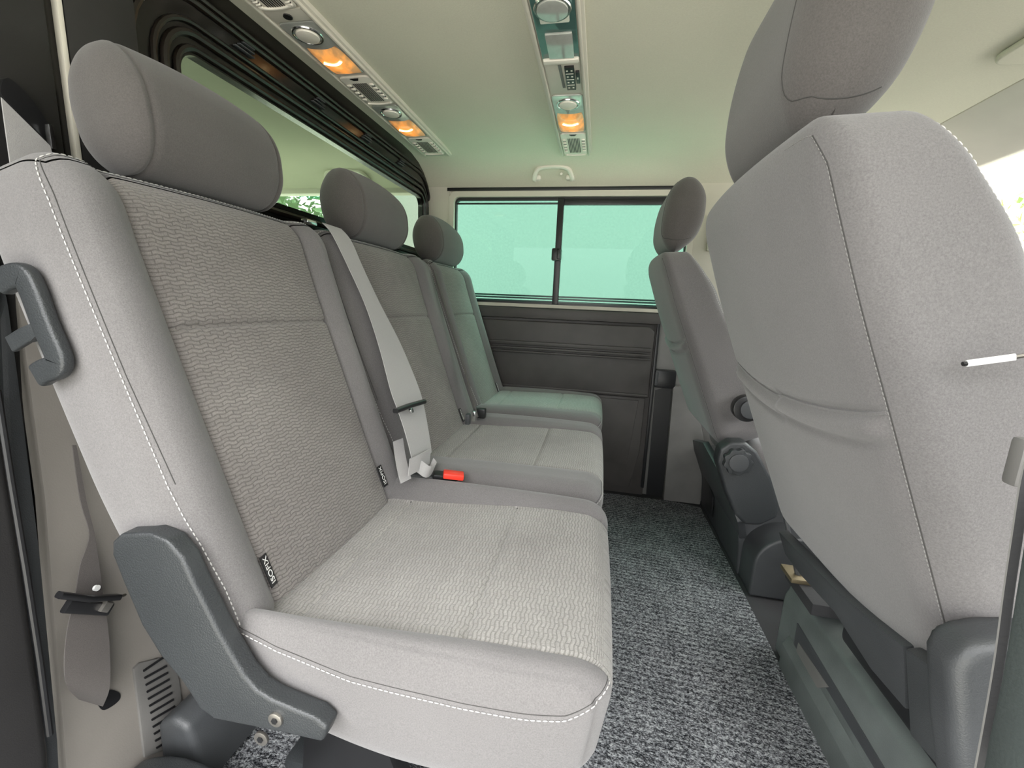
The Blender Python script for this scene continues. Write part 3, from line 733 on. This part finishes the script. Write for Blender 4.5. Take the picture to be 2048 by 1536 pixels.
# ---------------------------------------------------------------- front seats, seen from behind
FB = [(.372, .40), (.352, .445), (.330, .50), (.252, .70), (.204, .82), (.168, .92), (.150, .970)]
f_at, f_len, f_t = arc_spline(FB)
def front_seat(yc, hw, far, label):
    t = empty('front_seat', (.62, yc, .18), label, 'car seat', 'front seats seen from behind')
    ht, hn = f_len / 2, .060
    def pk(s_):            # the sagging mouth of the map pocket
        u = (s_ / hw); return f_t(.726) - ht - .026 * (1 - u * u) + (.0 if u < 0 else -.004)
    def groove(q):
        g = 0
        if q[2] < -hn + .0005:
            fd = sstep((hw - .012 - abs(q[0])) / .03)
            g += fd * (.005 * gauss(q[1] - pk(q[0]), .0055) + .003 * gauss(q[1] - pk(q[0]) + .030, .0055))
            g -= fd * .005 * gauss(q[1] - pk(q[0]) + .015, .011)
        return g
    def deform(p, q):
        s_, t_, n_ = p
        C, T = f_at(t_ + ht); N = np.array([T[1], -T[0]])
        k = (n_ + hn); h01 = (t_ + ht) / (2 * ht)
        fat = 1.0 + .55 * sstep((.75 - h01) / .6) - .26 * sstep((h01 - .74) / .26)
        bulge = -.012 * (1 - min(1, (s_ / hw) ** 2)) * sstep(h01 * 2) * (1 - k / (2 * hn))
        sw = s_ * (1 - .09 * sstep((h01 - .5) / .5)) if s_ > 0 else s_ * (1 + .01 * math.sin(PI * h01))
        tt = - .006 * (s_ / hw) ** 2 * sstep((h01 - .8) / .2) - .25 * k * sstep((h01 - .55) / .45)
        w = C + N * (k * fat + bulge) + T * tt
        return (w[0], yc + sw, w[1])
    tg = [pk(0) + d for d in (-.035, -.03, -.02, -.01, 0, .01, .02)]
    sf = Soft((hw, ht, hn), (.045 if not far else .05, .062, .026), deform, groove, (60, 190, 12))
    body = sf.build('backrest', M['fab'], t)['']
    sf.stitch('rear_seam', [(-hw + .012, -ht * .9, -hn), (-hw + .012, ht * .86, -hn), (-hw + .03, ht, -hn + .002), (-hw + .08, ht, -hn + .004)], M['gthread'], body, r=.0005, dash=0 if far else .003, gap=.0015, off=.0002)
    sf.stitch('rear_seam_shadow', [(-hw + .010, -ht * .9, -hn), (-hw + .010, ht * .86, -hn), (-hw + .028, ht, -hn + .002)], M['dthread'], body, r=.0006, dash=0, off=.0)
    sf.stitch('white_stitching', [(-hw, -ht * .8, hn - .010), (-hw, ht, hn - .010), (hw * .9, ht, hn - .010)], M['thread'], body, r=.0006, dash=.0040, gap=.0018, off=.0002)
    pts = [(s_, pk(s_), -hn) for s_ in np.linspace(-hw + .014, hw * .96, 24)]
    sf.stitch('pocket_edge', [(a, b - .002, c) for a, b, c in pts], M['fab'], body, r=.0026, dash=0, off=-.001)
    sf.stitch('pocket_seam', [(a, b + .0035, c) for a, b, c in pts], M['dthread'], body, r=.0012, dash=0, off=-.003)
    sf.stitch('pocket_stitching', [(a, b - .030, c) for a, b, c in pts], M['dthread'], body, r=.0011, dash=.004, gap=.0015, off=-.0025)
    # head restraint
    hs, h2, n2 = .145, (.106 if far else .128), .049; A = np.array([.216, 1.080 if far else 1.094]); T2 = np.array([.11, .994]); N2 = np.array([.994, -.11])
    def dh(p, q):
        s_, t_, n_ = p; u = t_ / h2
        n_ = n_ * (1 - .22 * u * u) + (.010 * (1 - u * u) if n_ > 0 else -.006 * (1 - u * u))
        if u < 0: n_ += .0 - (.014 * u * u if n_ > 0 else 0)
        w = A + T2 * t_ + N2 * n_
        return (w[0], yc - .005 + s_ * (1 - .10 * sstep(abs(u)) - .04 * (u > 0) * u), w[1])
    e = hs - .040
    gh = None
    hf = Soft((hs, h2, n2), (.045, .058 if far else .076, .046), dh, gh, (36, 36, 20), ((), (), ()))
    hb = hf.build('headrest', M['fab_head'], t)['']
    hf.stitch('side_seam', [(-e, h2, -n2), (-e, -h2 + .062, -n2), (-e - .004, -h2 + .044, -n2), (-e - .014, -h2 + .028, -n2), (-hs, -h2 + .020, -n2 + .012), (-hs, -h2 + .034, n2)], M['dthread'], hb, r=.0006, dash=0, off=.0)
    for sd in (-1, 1): cyl('post', (.205, yc + sd * .06, .960), (.1, 0, .99), .0065, .08, M['chrome'], hb, 14, 0)
    # seat cushion ahead of the backrest
    def dc(p, q): return (.69 + p[0], yc + p[1], .37 + p[2])
    box('seat_frame', (.70, yc, .292 if far else .258), (.42, hw * 1.8, .035 if far else .10), M['black'], t, bevel=.01)
    Soft((.25, hw, .065), (.05, .04, .05), dc, None, (16, 16, 8)).build('seat_cushion', M['fab'], t)
    return t, body
NEAR, nbody = front_seat(.622, .226, False, 'large grey cloth front passenger seat filling the right of the view, seen from behind')
FARS, fbody = front_seat(1.500, .215, True, 'smaller far front driver seat, dark grey cloth with a round knob on its side')
# hard shells along the foot of the near seat
def BP(px, py, d=0): return UP(px, py, (1, 0, .40), (.157 - d, 0, .933))
sh = [(1556, 1062), (1590, 1098), (1680, 1188), (1740, 1240), (1806, 1294), (1810, 1420), (1740, 1338), (1668, 1225), (1600, 1150), (1570, 1110)]
prism('rear_shell', [BP(x, y, .012) for x, y in sh], (.016, 0, .006), M['dark'], NEAR, bevel=.004)
sh2 = [(1808, 1296), (1860, 1332), (1900, 1350), (1912, 1400), (1920, 1545), (1885, 1545), (1818, 1468)]
prism('corner_shell', [BP(x, y, .016) for x, y in sh2], (.018, 0, .006), M['dark'], NEAR, bevel=.004)
s3 = [(1906, 1345), (1925, 1312), (1960, 1296), (2010, 1288), (2120, 1288), (2120, 1620), (1925, 1620), (1912, 1500)]
prism('side_shield', [SP(x, y, .362) for x, y in s3], (0, .036, 0), M['dark'], NEAR, bevel=.012, seg=4)
# trims and knobs on the far seat
s4 = [(1434, 925), (1440, 898), (1462, 884), (1492, 884), (1516, 905), (1545, 960), (1560, 1010), (1556, 1036), (1520, 1052), (1490, 1050), (1470, 1030), (1450, 980)]
ksh = prism('side_shield', [SP(x, y, 1.225) for x, y in s4], (0, .05, 0), M['arm'], FARS, bevel=.010, seg=3)
kc = SP(1474, 922, 1.222)
kn = cyl('adjuster_knob', kc, (0, -1, 0), .036, .030, M['arm'], FARS, 72, .004, lobes=9, amp=.07)
cyl('knob_cap', kc + np.array([0, -.015, 0]), (0, -1, 0), .025, .008, M['dark'], kn, 32, .003)
k2 = SP(1492, 816, 1.245)
kb = cyl('recline_wheel', k2, (0, -1, 0), .036, .030, M['black'], FARS, 36, .004)
cyl('wheel_cap', k2 + np.array([.006, -.016, 0]), (0, -1, 0), .026, .012, M['dark'], kb, 32, .004)
s5 = [(1385, 880), (1405, 885), (1440, 950), (1475, 1045), (1482, 1100), (1460, 1110), (1400, 990)]
prism('rear_shell', [UP(x, y, (1, 0, .40), (.150, 0, .933)) for x, y in s5], (.02, 0, .006), M['dark'], FARS, bevel=.004)

# ---------------------------------------------------------------- plinths under the front seats
pn1 = empty('seat_plinth', (.70, .70, 0), 'green-grey scuffed plastic plinth under the near front seat', 'seat base')
prof = [(.482, .0), (.482, .150), (.492, .176), (.515, .190), (.62, .205), (.92, .205), (.92, 0)]
prism('casing', [(x, .30, z) for x, z in prof], (0, .735, 0), M['plinth'], pn1, bevel=.008, seg=3)
prism('lower_step', [(.470, .36, 0), (.470, .36, .060), (.482, .36, .085), (.482, .36, 0)], (0, .62, 0), M['plinth'], pn1, bevel=.003)
prism('groove_shade', [(.4805, .955, .02), (.4805, .955, .135), (.4805, .945, .135), (.4805, .40, .118), (.4805, .40, .105), (.4805, .93, .10), (.4805, .935, .02)], (.006, 0, 0), M['dark'], pn1, bevel=.002)  # dark strip drawn in for the shading of the groove along the plinth
prism('recess_face', [UP(x, y, (1, 0, 0), (.479, 0, 0)) for x, y in ((1596, 1285), (1656, 1374), (1592, 1378), (1584, 1330))], (.003, 0, 0), M['post'], pn1, bevel=.001)
br = empty('seat_bracket', (.52, .92, .205), 'yellow zinc seat slide bracket with a bolt on the near plinth', 'bracket')
box('plate', (.500, .985, .232), (.09, .06, .010), M['brass'], br, bevel=.002)
box('rail', (.520, .955, .214), (.10, .13, .026), M['floor'], br, bevel=.003)
cyl('bolt', (.487, .985, .240), (0, 0, 1), .010, .009, M['steel'], br, 6, .001)
cyl('release_bar', (.455, .99, .31), (.25, -.15, -.9), .005, .19, M['dark'], br, 12, .001)
pf = empty('seat_plinth', (.70, 1.56, 0), 'dark grey plastic plinth under the far front seat', 'seat base')
prof = [(.482, .0), (.474, .10), (.455, .235), (.470, .262), (.52, .270), (.92, .270), (.92, 0)]
prism('casing', [(x, 1.335, z) for x, z in prof], (0, .50, 0), M['dark'], pf, bevel=.008, seg=3)
prism('recess', [(.468, 1.62, .05), (.464, 1.62, .13), (.462, 1.76, .17), (.462, 1.76, .05)], (.004, 0, 0), M['black'], pf, bevel=.001)
ac = [(.486, 0), (.486, .10)] + [(.60 - .114 * math.cos(a), .10 + .095 * math.sin(a)) for a in np.linspace(.15, PI / 2, 8)] + [(.75, .195), (.75, 0)]
prism('end_cover', [(x, 1.235, z) for x, z in ac], (0, .11, 0), M['dark'], pf, bevel=.008, seg=3)

# ---------------------------------------------------------------- belts
def dirv(a, b): v = np.array(b, float) - np.array(a, float); return v / np.linalg.norm(v)
# middle belt, from the shoulder of the middle backrest to the buckle
mb = empty('seat_belt', (-.40, .88, .45), 'grey three-point seat belt hanging down the middle backrest, twisted near its top', 'seat belt')
def BF(px, py, d=.030): return UP(px, py, (1, 0, .46), (-.37 + d, 0, .45))
pts = [BF(664, 452, .030), BF(684, 476, .038), BF(714, 540, .040), BF(746, 610, .036), BF(780, 690, .035), BF(808, 770, .045), BF(822, 812, .05), BF(836, 870, .05), BF(846, 918, .045)]
wd = [BF(682, 458, .030), BF(702, 482, .038), BF(726, 536, .040), BF(759, 606, .036), BF(799, 684, .035), BF(832, 762, .045), BF(846, 806, .05), BF(858, 870, .05), BF(863, 905, .045)]
path = smooth_loop(pts, 6, closed=False); w_ = smooth_loop([b - a for a, b in zip(pts, wd)], 6, closed=False)
ribbon('webbing', path, w_, M['belt'], mb)
tn = sweep('belt_tongue', [BF(791, 822, .062), BF(820, 811, .066), BF(848, 803, .062)], rrect(.012, .009, .003), M['black'], mb)
cyl('stud', BF(822, 821, .065), (1, 0, .45), .006, .006, M['chrome'], tn, 16, .001)
lp = [BF(846, 912, .045), BF(852, 930, .05), BF(838, 945, .05), BF(822, 935, .03), BF(812, 925, .03)]
lw = [np.array([.004, .022, .010])] * 5
ribbon('lap_webbing', smooth_loop([BF(818, 935, .05), BF(838, 925, .055), BF(860, 912, .05)], 5, closed=False), [np.array([.0, .004, .016])] * 11, M['belt'], mb)
ribbon('lap_webbing', smooth_loop([BF(812, 962, .03), BF(806, 940, .03), BF(800, 910, .02), BF(796, 880, .01)], 5, closed=False), [np.array([.004, .014, .0])] * 16, M['belt'], mb)
ribbon('lap_webbing', smooth_loop([BF(838, 932, .05), BF(856, 944, .06), BF(868, 936, .055), BF(862, 926, .05)], 5, closed=False), [np.array([.003, .006, .010])] * 16, M['belt'], mb)
# buckle with the red button
bk = empty('belt_buckle', (-.33, .90, .42), 'black belt buckle with a red button between the near and middle cushions', 'buckle')
a = U(872, 952, z=.438); b = U(926, 958, z=.430)
d = dirv(a, b); q = Vector((1, 0, 0)).rotation_difference(Vector(d)).to_matrix()
cb = (a + b) / 2 + np.array([0, 0.004, -.004])
hs_ = box('housing', cb, (.075, .028, .022), M['black'], bk, rot=q, bevel=.005)
rb = U(907, 950, z=.452)
box('red_button', rb, (.042, .024, .012), M['red'], hs_, rot=q, bevel=.003)
cyl('stalk', a + np.array([-.035, 0, -.006]), tuple(d), .008, .07, M['dark'], bk, 12, 0)
# chrome belt guide between the two backrests
gd = tag(box('belt_guide', (-.612, .845, .952), (.016, .034, .010), M['chrome'], bevel=.004), 'small polished metal belt guide on the gap between near and middle backrests', 'belt guide')
# dark belt and cable in the gaps between the backrests
gb = empty('seat_belt', (-.40, 1.38, .45), 'thin dark seat belt in the gap between the middle and far backrests', 'seat belt')
ribbon('webbing', smooth_loop([UP(x, y, (1, 0, .46), (-.335, 0, .45)) for x, y in ((868, 540), (890, 610), (915, 690), (938, 770), (955, 835))], 6, closed=False), [np.array([.0, .008, 0])] * 25, M['beltd'], gb)
box('buckle', U(962, 826, x=-.34), (.03, .024, .03), M['black'], gb, bevel=.004)
for k, (px, py) in enumerate(((936, 838), (948, 832))):
    bx = box('belt_buckle', U(px, py, x=-.335), (.012, .018, .030), M['chrome'] if k else M['dark'], None, bevel=.003)
    tag(bx, ('dark buckle stub', 'shiny buckle stub')[k] + ' at the foot of the middle backrest beside the far cushion', 'buckle')
# left: belt out of the slot in the pillar
lb = empty('seat_belt', (-.73, .42, .85), 'pale grey seat belt coming out of the dark slot in the left pillar', 'seat belt')
def QP(px, py, x=-.715): return U(px, py, x=x)
slot = [QP(x, y, -.7345) for x, y in smooth_loop([(2, 175, 0), (8, 158, 0), (24, 160, 0), (60, 195, 0), (95, 245, 0), (112, 290, 0), (104, 296, 0), (80, 268, 0), (30, 218, 0), (4, 190, 0)], 4)] if False else [QP(a[0], a[1], -.7345) for a in smooth_loop([(2, 175), (8, 158), (24, 160), (60, 195), (95, 245), (112, 290), (104, 296), (80, 268), (30, 218), (4, 190)], 4)]
gs = prism('slot_liner', slot, (-.012, 0, 0), M['black'], lb, bevel=0)
vz = [(QP(2, 195), QP(100, 292)), (QP(12, 270), QP(104, 310)), (QP(24, 350), QP(110, 345)), (QP(40, 420), QP(118, 400))]
ribbon('webbing', smooth_loop([(a + b) / 2 for a, b in vz], 5, closed=False), smooth_loop([(b - a) / 2 for a, b in vz], 5, closed=False), M['belt'], lb)
box('guide_clip', QP(101, 274, -.725), (.008, .005, .03), M['chrome'], lb, bevel=.001)
# left: lower run with its tongue, looping into the lining
ll = empty('seat_belt', (-.69, .40, .30), 'brown-grey seat belt loop with a black tongue hanging on the taupe corner lining', 'seat belt')
run = [((144, 890), (152, 890)), ((160, 1000), (172, 1000)), ((178, 1070), (188, 1065)), ((160, 1130), (198, 1130)), ((150, 1190), (206, 1195)), ((134, 1260), (216, 1262)), ((128, 1330), (220, 1335)), ((134, 1372), (218, 1380)), ((158, 1398), (206, 1412))]
dz = [.02, .02, .02, .022, .024, .032, .036, .030, .012]
A_ = [LP(*r[0], k) for r, k in zip(run, dz)]; B_ = [LP(*r[1], k) for r, k in zip(run, dz)]
ribbon('webbing', smooth_loop([(a + b) / 2 for a, b in zip(A_, B_)], 6, closed=False), smooth_loop([(b - a) / 2 for a, b in zip(A_, B_)], 6, closed=False), M['beltd'], ll)
tg = sweep('belt_tongue', [LP(118, 1190, .045), LP(180, 1198, .047), LP(236, 1194, .045)], rrect(.014, .008, .003), M['black'], ll)
c1, c2 = LP(132, 1212, .040), LP(218, 1218, .040)
sweep('tongue_body', [c1, c2], rrect(.010, .017, .003), M['black'], tg)
sweep('metal_clip', [LP(205, 1212, .048), LP(218, 1214, .048)], rrect(.008, .014, .002), M['steel'], tg)
cyl('stop_button', LP(193, 1176, .034), (1, 0, .1), .004, .004, M['white'], ll, 12, 0)
ho = [LP(a[0], a[1], .0015) for a in smooth_loop([(196, 1400), (216, 1380), (238, 1385), (240, 1398), (225, 1412), (205, 1420)], 4)]
prism('belt_slot', ho, (-.003, 0, 0), M['black'], ll, bevel=0)
anc = sweep('belt_anchor_wire', [LP(204, 1192, .04), LP(228, 1196, .03), LP(250, 1190, .02)], circ(.0022, 8), M['steel'], ll)
# vent grille low on the lining
gr = empty('vent_grille', LP(320, 1500, .0), 'dark slotted vent grille low on the lining behind the hinge cover', 'vent')
go = [LP(a[0], a[1], .004) for a in [(268, 1338), (280, 1326), (320, 1316), (352, 1320), (362, 1376), (368, 1440), (372, 1466), (330, 1500), (290, 1516)]]
prism('grille_plate', go, (-.006, 0, 0), M['post'], gr, bevel=.002)
V = []; F = []
bmv = bmesh.new()
for i in range(12):
    f = i / 11
    a = LP(286 + 26 * f, 1342 + 154 * f, .0052); b = LP(330 + 30 * f, 1318 + 148 * f - (6 if i == 0 else 0), .0052)
    v = dirv(a, b); up = np.array([-.1, 0, 1]) * .0016
    prism_bm(bmv, [a - up, b - up, b + up, a + up], (.0016, 0, 0))
bmobj('slots', bmv, M['black'], gr)
# wheel-arch cover and step in the corner
wa = empty('wheel_arch_cover', (-.60, .50, 0), 'dark moulded wheel arch cover on the floor below the vent grille', 'arch cover')
prism('step_panel', [(-.66, .47, .004), (-.66, .47, .10), (-.63, .47, .12), (-.60, .47, .11), (-.565, .47, .004)], (0, .20, 0), M['dark'], wa, bevel=.012, seg=3)
pa = [( -.56 - .13 * math.cos(a), .12 * math.sin(a)) for a in np.linspace(.05, PI - .05, 14)]
prism('arch', [(x, .36, z * .75 + .004) for x, z in pa], (0, .085, 0), M['arm'], wa, bevel=.008, seg=3)

# right: front belt and the foot of the door post, close to the camera
rb_ = empty('seat_belt', (.20, .20, .60), 'black seat belt with a pale edge running down at the right border of the view', 'seat belt')
e0 = [(2070, 860), (2046, 960), (2030, 1060), (2012, 1180), (1996, 1300), (1976, 1420), (1950, 1560)]
ctr = [U(x + 8, y, y=.235) for x, y in e0]
ribbon('webbing', smooth_loop(ctr, 5, closed=False), [np.array([.0035, .004, 0])] * 31, M['floor'], rb_, thick=.003)
sweep('belt_edge', smooth_loop([U(x, y, y=.233) for x, y in e0], 5, closed=False), circ(.0011, 6), M['gthread'], rb_)
dp = [(2062, 980), (2040, 1100), (2018, 1240), (1998, 1360), (1972, 1480), (1955, 1580), (2400, 1600), (2400, 900)]
S(prism('trim_24', [U(x, y, y=.215) for x, y in dp], (0, -.018, 0), M['doorpost'], bevel=.003))
pt = empty('pull_tab', U(1990, 718, y=.375), 'small white rod-like tab sticking out beside the near front seat', 'tab')
ta, tb = U(1933, 727, y=.375), U(2030, 714, y=.375)
sweep('tab', [ta, tb], rrect(.0020, .0050, .0008), M['white'], pt)
sweep('cord', [ta + (ta - tb) * .08, ta], circ(.0018, 6), M['black'], pt); sweep('cord', [tb, U(2060, 709, y=.375)], circ(.0016, 6), M['steel'], pt)
lc = tag(box('belt_latch', U(2052, 925, y=.30), (.014, .01, .030), M['post'], bevel=.003), 'small grey moulded latch at the right border beside the front seat', 'latch')

# ---------------------------------------------------------------- roof consoles
ZS = ZC - .002
def console(x0, x1, y0, y1, label, items):
    t = empty('roof_console', ((x0 + x1) / 2, (y0 + y1) / 2, ZC), label, 'roof console', 'roof consoles with lamps and vents')
    w = x1 - x0; xc = (x0 + x1) / 2
    base = prism('base', [(xc + a, (y0 + y1) / 2 + b, ZC + .004) for a, b in rrect(w, y1 - y0, .012, 4)], (0, 0, -.014), M['trimb'], t, bevel=.004, seg=2)
    for sd in (-1, 1): box('rim', (xc + sd * (w / 2 - .010), (y0 + y1) / 2, ZC - .012), (.006, y1 - y0 - .03, .008), M['trimb'], base, bevel=.002)
    zi = ZC - .0105; wi = w - .032
    for kind, a, b in items:
        ym = (a + b) / 2; L = b - a
        if kind == 'vent':
            v = prism('air_vent', [(xc + p, ym + q_, zi + .002) for p, q_ in rrect(wi, L, .012, 4)], (0, 0, -.006), M['handleb'], t, bevel=.002)
            boxes('vent_slots', [((xc + (i - 3.5) * wi * .062, ym + .004, zi - .0042), (.0028, L * .66, .001)) for i in range(8)], M['black'], v)
            for i in range(5):
                for sd in (-1, 1): box('vent_rib', (xc + sd * wi * .38, ym + (i - 2) * L * .13, zi - .0055), (wi * .13, L * .05, .004), M['handleb'], v, bevel=.001, seg=1)
            boxes('vent_rib_gaps', [((xc + sd * wi * .38, ym + (i - 1.5) * L * .13, zi - .0045), (wi * .12, L * .03, .001)) for i in range(4) for sd in (-1, 1)], M['black'], v)
            prism('thumb_notch', [(xc - .012, a + .004, zi - .0042), (xc + .012, a + .004, zi - .0042), (xc + .006, a + .014, zi - .0042), (xc - .006, a + .014, zi - .0042)], (0, 0, -.001), M['black'], v, bevel=0)
            pts_ = [(xc + wi * .42 * c, b - .012 + .006 * (1 - c * c), zi - .005) for c in np.linspace(-1, 1, 9)]
            sweep('vent_lip', pts_, circ(.003, 6), M['handleb'], v)
        elif kind == 'lamp':
            v = prism('lamp_housing', [(xc + p, ym + q_, zi + .002) for p, q_ in rrect(wi, L, .010, 4)], (0, 0, -.005), M['lens'], t, bevel=.002)
            c0 = a + L * .20
            cyl('reading_light', (xc, c0, zi - .005), (0, 0, -1), min(.024, L * .16), .008, M['handleb'], v, 26, .003)
            ring_ = [(xc + .030 * math.cos(q_), c0 + .030 * math.sin(q_) * min(1, L * 5.5), zi - .004) for q_ in np.linspace(0, 2 * PI, 25)[:-1]]
            sweep('bezel', ring_, circ(.0025, 6), M['chrome'], v, closed=True)
            # amber lens, bulged downwards
            la, lb_ = a + L * .42, b - .004; n1, n2 = 12, 12; V = []; F = []; uv = []
            for i in range(n1 + 1):
                for j in range(n2 + 1):
                    u_, v_ = i / n1, j / n2; xx = (u_ * 2 - 1); yy = (v_ * 2 - 1)
                    bul = .010 * (1 - xx ** 4) * (1 - yy ** 4); sh_ = 1 - .12 * abs(yy) ** 3
                    curve = -.010 * (1 - xx * xx) * (1 - v_)
                    V.append((xc + xx * wi * .47 * sh_, la + (lb_ - la) * v_ + curve * -1, zi - .003 - bul)); uv.append((u_, v_))
            m_ = len(V); V += [(x, y, zi - .002) for x, y, z in V]; uv += uv
            for i in range(n1):
                for j in range(n2):
                    k = i * (n2 + 1) + j; F.append([k, k + 1, k + n2 + 2, k + n2 + 1]); F.append([m_ + k, m_ + k + n2 + 1, m_ + k + n2 + 2, m_ + k + 1])
            for i in range(n1):
                for k in (i * (n2 + 1),): F.append([k, k + n2 + 1, m_ + k + n2 + 1, m_ + k])
                k = i * (n2 + 1) + n2; F.append([k, m_ + k, m_ + k + n2 + 1, k + n2 + 1])
            for j in range(n2):
                F.append([j, m_ + j, m_ + j + 1, j + 1]); k = n1 * (n2 + 1) + j; F.append([k, k + 1, m_ + k + 1, m_ + k])
            ln = mesh('lit_lens', V, F, M['lamp'], t, uv=uv)
            yb = la + (lb_ - la) * .38
            sweep('bulb', [(xc + c * .022, yb + .010 * (1 - c * c), zi - .0125) for c in np.linspace(-1, 1, 9)], circ(.0035, 8), M['bulb'], ln)
        elif kind == 'bigdome':
            v = prism('dark_lens', [(xc + p, ym + q_, zi + .002) for p, q_ in rrect(wi, L, .010, 4)], (0, 0, -.006), M['lens_green'], t, bevel=.002)
            box('light_surround', (xc, a + L * .30, zi - .006), (wi * .70, L * .34, .006), M['handleb'], v, bevel=.004)
            cyl('reading_light', (xc, a + L * .30, zi - .011), (0, 0, -1), .030, .008, M['lens'], v, 30, .003)
            sweep('bezel', [(xc + .033 * math.cos(q_), a + L * .30 + .033 * math.sin(q_), zi - .010) for q_ in np.linspace(0, 2 * PI, 29)[:-1]], circ(.0028, 6), M['chrome'], v, closed=True)
            box('lower_lens', (xc + .003, a + L * .77, zi - .006), (wi * .68, L * .34, .006), M['lens'], v, bevel=.004)
            box('end_bar', (xc, b - .006, zi - .006), (wi * .98, .016, .010), M['handleb'], v, bevel=.004)
        elif kind == 'switches':
            v = prism('switch_panel', [(xc + p, ym + q_, zi + .002) for p, q_ in rrect(wi, L, .008, 4)], (0, 0, -.004), M['trimb'], t, bevel=.002)
            prism('recess', [(xc - wi * .12, a + .012, zi - .0022), (xc - wi * .03, a + .012, zi - .0022), (xc - wi * .0, b - .030, zi - .0022), (xc - wi * .08, b - .030, zi - .0022)], (0, 0, -.001), M['post'], v, bevel=0)
            kp = box('keypad', (xc + wi * .19, ym - .004, zi - .004), (wi * .27, L * .72, .006), M['black'], v, bevel=.001)
            boxes('key_lines', [((xc + wi * .19, ym - .004 + (i - 1) * L * .18, zi - .0073), (wi * .22, .0022, .0006)) for i in range(3)], M['handleb'], kp)
            boxes('key_dots', [((xc + wi * (.19 + sd * .065), ym - .004 + (i - 1.5) * L * .18, zi - .0073), (.0042, .0042, .0006)) for i in range(4) for sd in (-1, 1)], M['handleb'], kp)
            sk = box('rocker_switch', (xc + wi * .41, ym - .008, zi - .004), (wi * .11, L * .36, .006), M['black'], v, bevel=.001)
            box('rocker_mark', (xc + wi * .41, ym - .008, zi - .0073), (.003, .008, .0006), M['handleb'], sk, bevel=0)
        elif kind == 'gap':
            v = box('cover_plate', (xc, ym, zi - .001), (wi, L, .004), M['trimb'], t, bevel=.002)
            cyl('thumb_catch', (xc, ym, zi - .004), (0, 0, -1), .009, .003, M['black'], v, 12, 0)
    return t
def yc_(py, x):  # helper: depth of a photo row on the console line
    return py
def cy(px, py): return float(U(px, py, z=ZC - .01)[1])
L1 = [('vent', cy(530, -30), cy(585, 12)), ('gap', cy(588, 14), cy(610, 38)), ('lamp', cy(612, 40), cy(722, 144)), ('vent', cy(728, 150), cy(788, 204)), ('lamp', cy(794, 208), cy(852, 270)), ('vent', cy(856, 274), cy(888, 306))]
console(-.718, -.602, cy(520, -60), cy(898, 312), 'long beige roof console beside the bulkhead with two lit amber lamps and vents', L1)
C1 = [('bigdome', cy(1098, -60), cy(1112, 118)), ('switches', cy(1115, 122), cy(1135, 184)), ('lamp', cy(1138, 188), cy(1145, 262)), ('vent', cy(1148, 265), cy(1152, 308))]
console(-.187, -.072, cy(1090, -75), cy(1153, 312), 'narrow beige roof console at mid roof with a black keypad and one lit amber lamp', C1)
# grab handles
def grab(xc, w, y, z, label):
    t = empty('grab_handle', (xc, y, z), label, 'grab handle', 'roof grab handles')
    hw = w / 2
    P_ = smooth_loop([(xc - hw, y + .012, z - .018), (xc - hw, y - .006, z - .016), (xc - hw * .86, y - .030, z + .004), (xc - hw * .6, y - .038, z + .014), (xc, y - .040, z + .017), (xc + hw * .6, y - .038, z + .014), (xc + hw * .86, y - .030, z + .004), (xc + hw, y - .006, z - .016), (xc + hw, y + .012, z - .018)], 5, closed=False)
    sweep('bar', P_, circ(.0105, 10, .009), M['handleb'], t, up=(0, -.5, 1))
    for sd in (-1, 1):
        m_ = box('mount', (xc + sd * (hw - .008), y + .004, z - .010), (.036, .026, .026), M['handleb'], t, bevel=.008, seg=3)
    cyl('coat_hook', (xc + hw * .45, y - .022, z - .006), (0, -1, -.3), .005, .022, M['handleb'], t, 12, .002)
grab(-.222, .150, 1.826, 1.318, 'beige grab handle on the headliner above the far sliding window')
grab(-1.12, .20, 1.826, 1.318, 'grab handle seen through the bulkhead glass above the middle head restraint')
# sun visor, folded up at the front
sv = empty('sun_visor', (.85, 1.06, ZC), 'beige sun visor folded against the headliner at the top right', 'sun visor')
prism('visor_panel', [(.845 + a, 1.06 + b, ZC - .001) for a, b in rrect(.13, .32, .03, 5)], (0, 0, -.014), M['head'], sv, bevel=.006, seg=3)
cyl('hinge', (.80, .93, ZC - .016), (0, 1, 0), .008, .05, M['trimb'], sv, 12, .002)
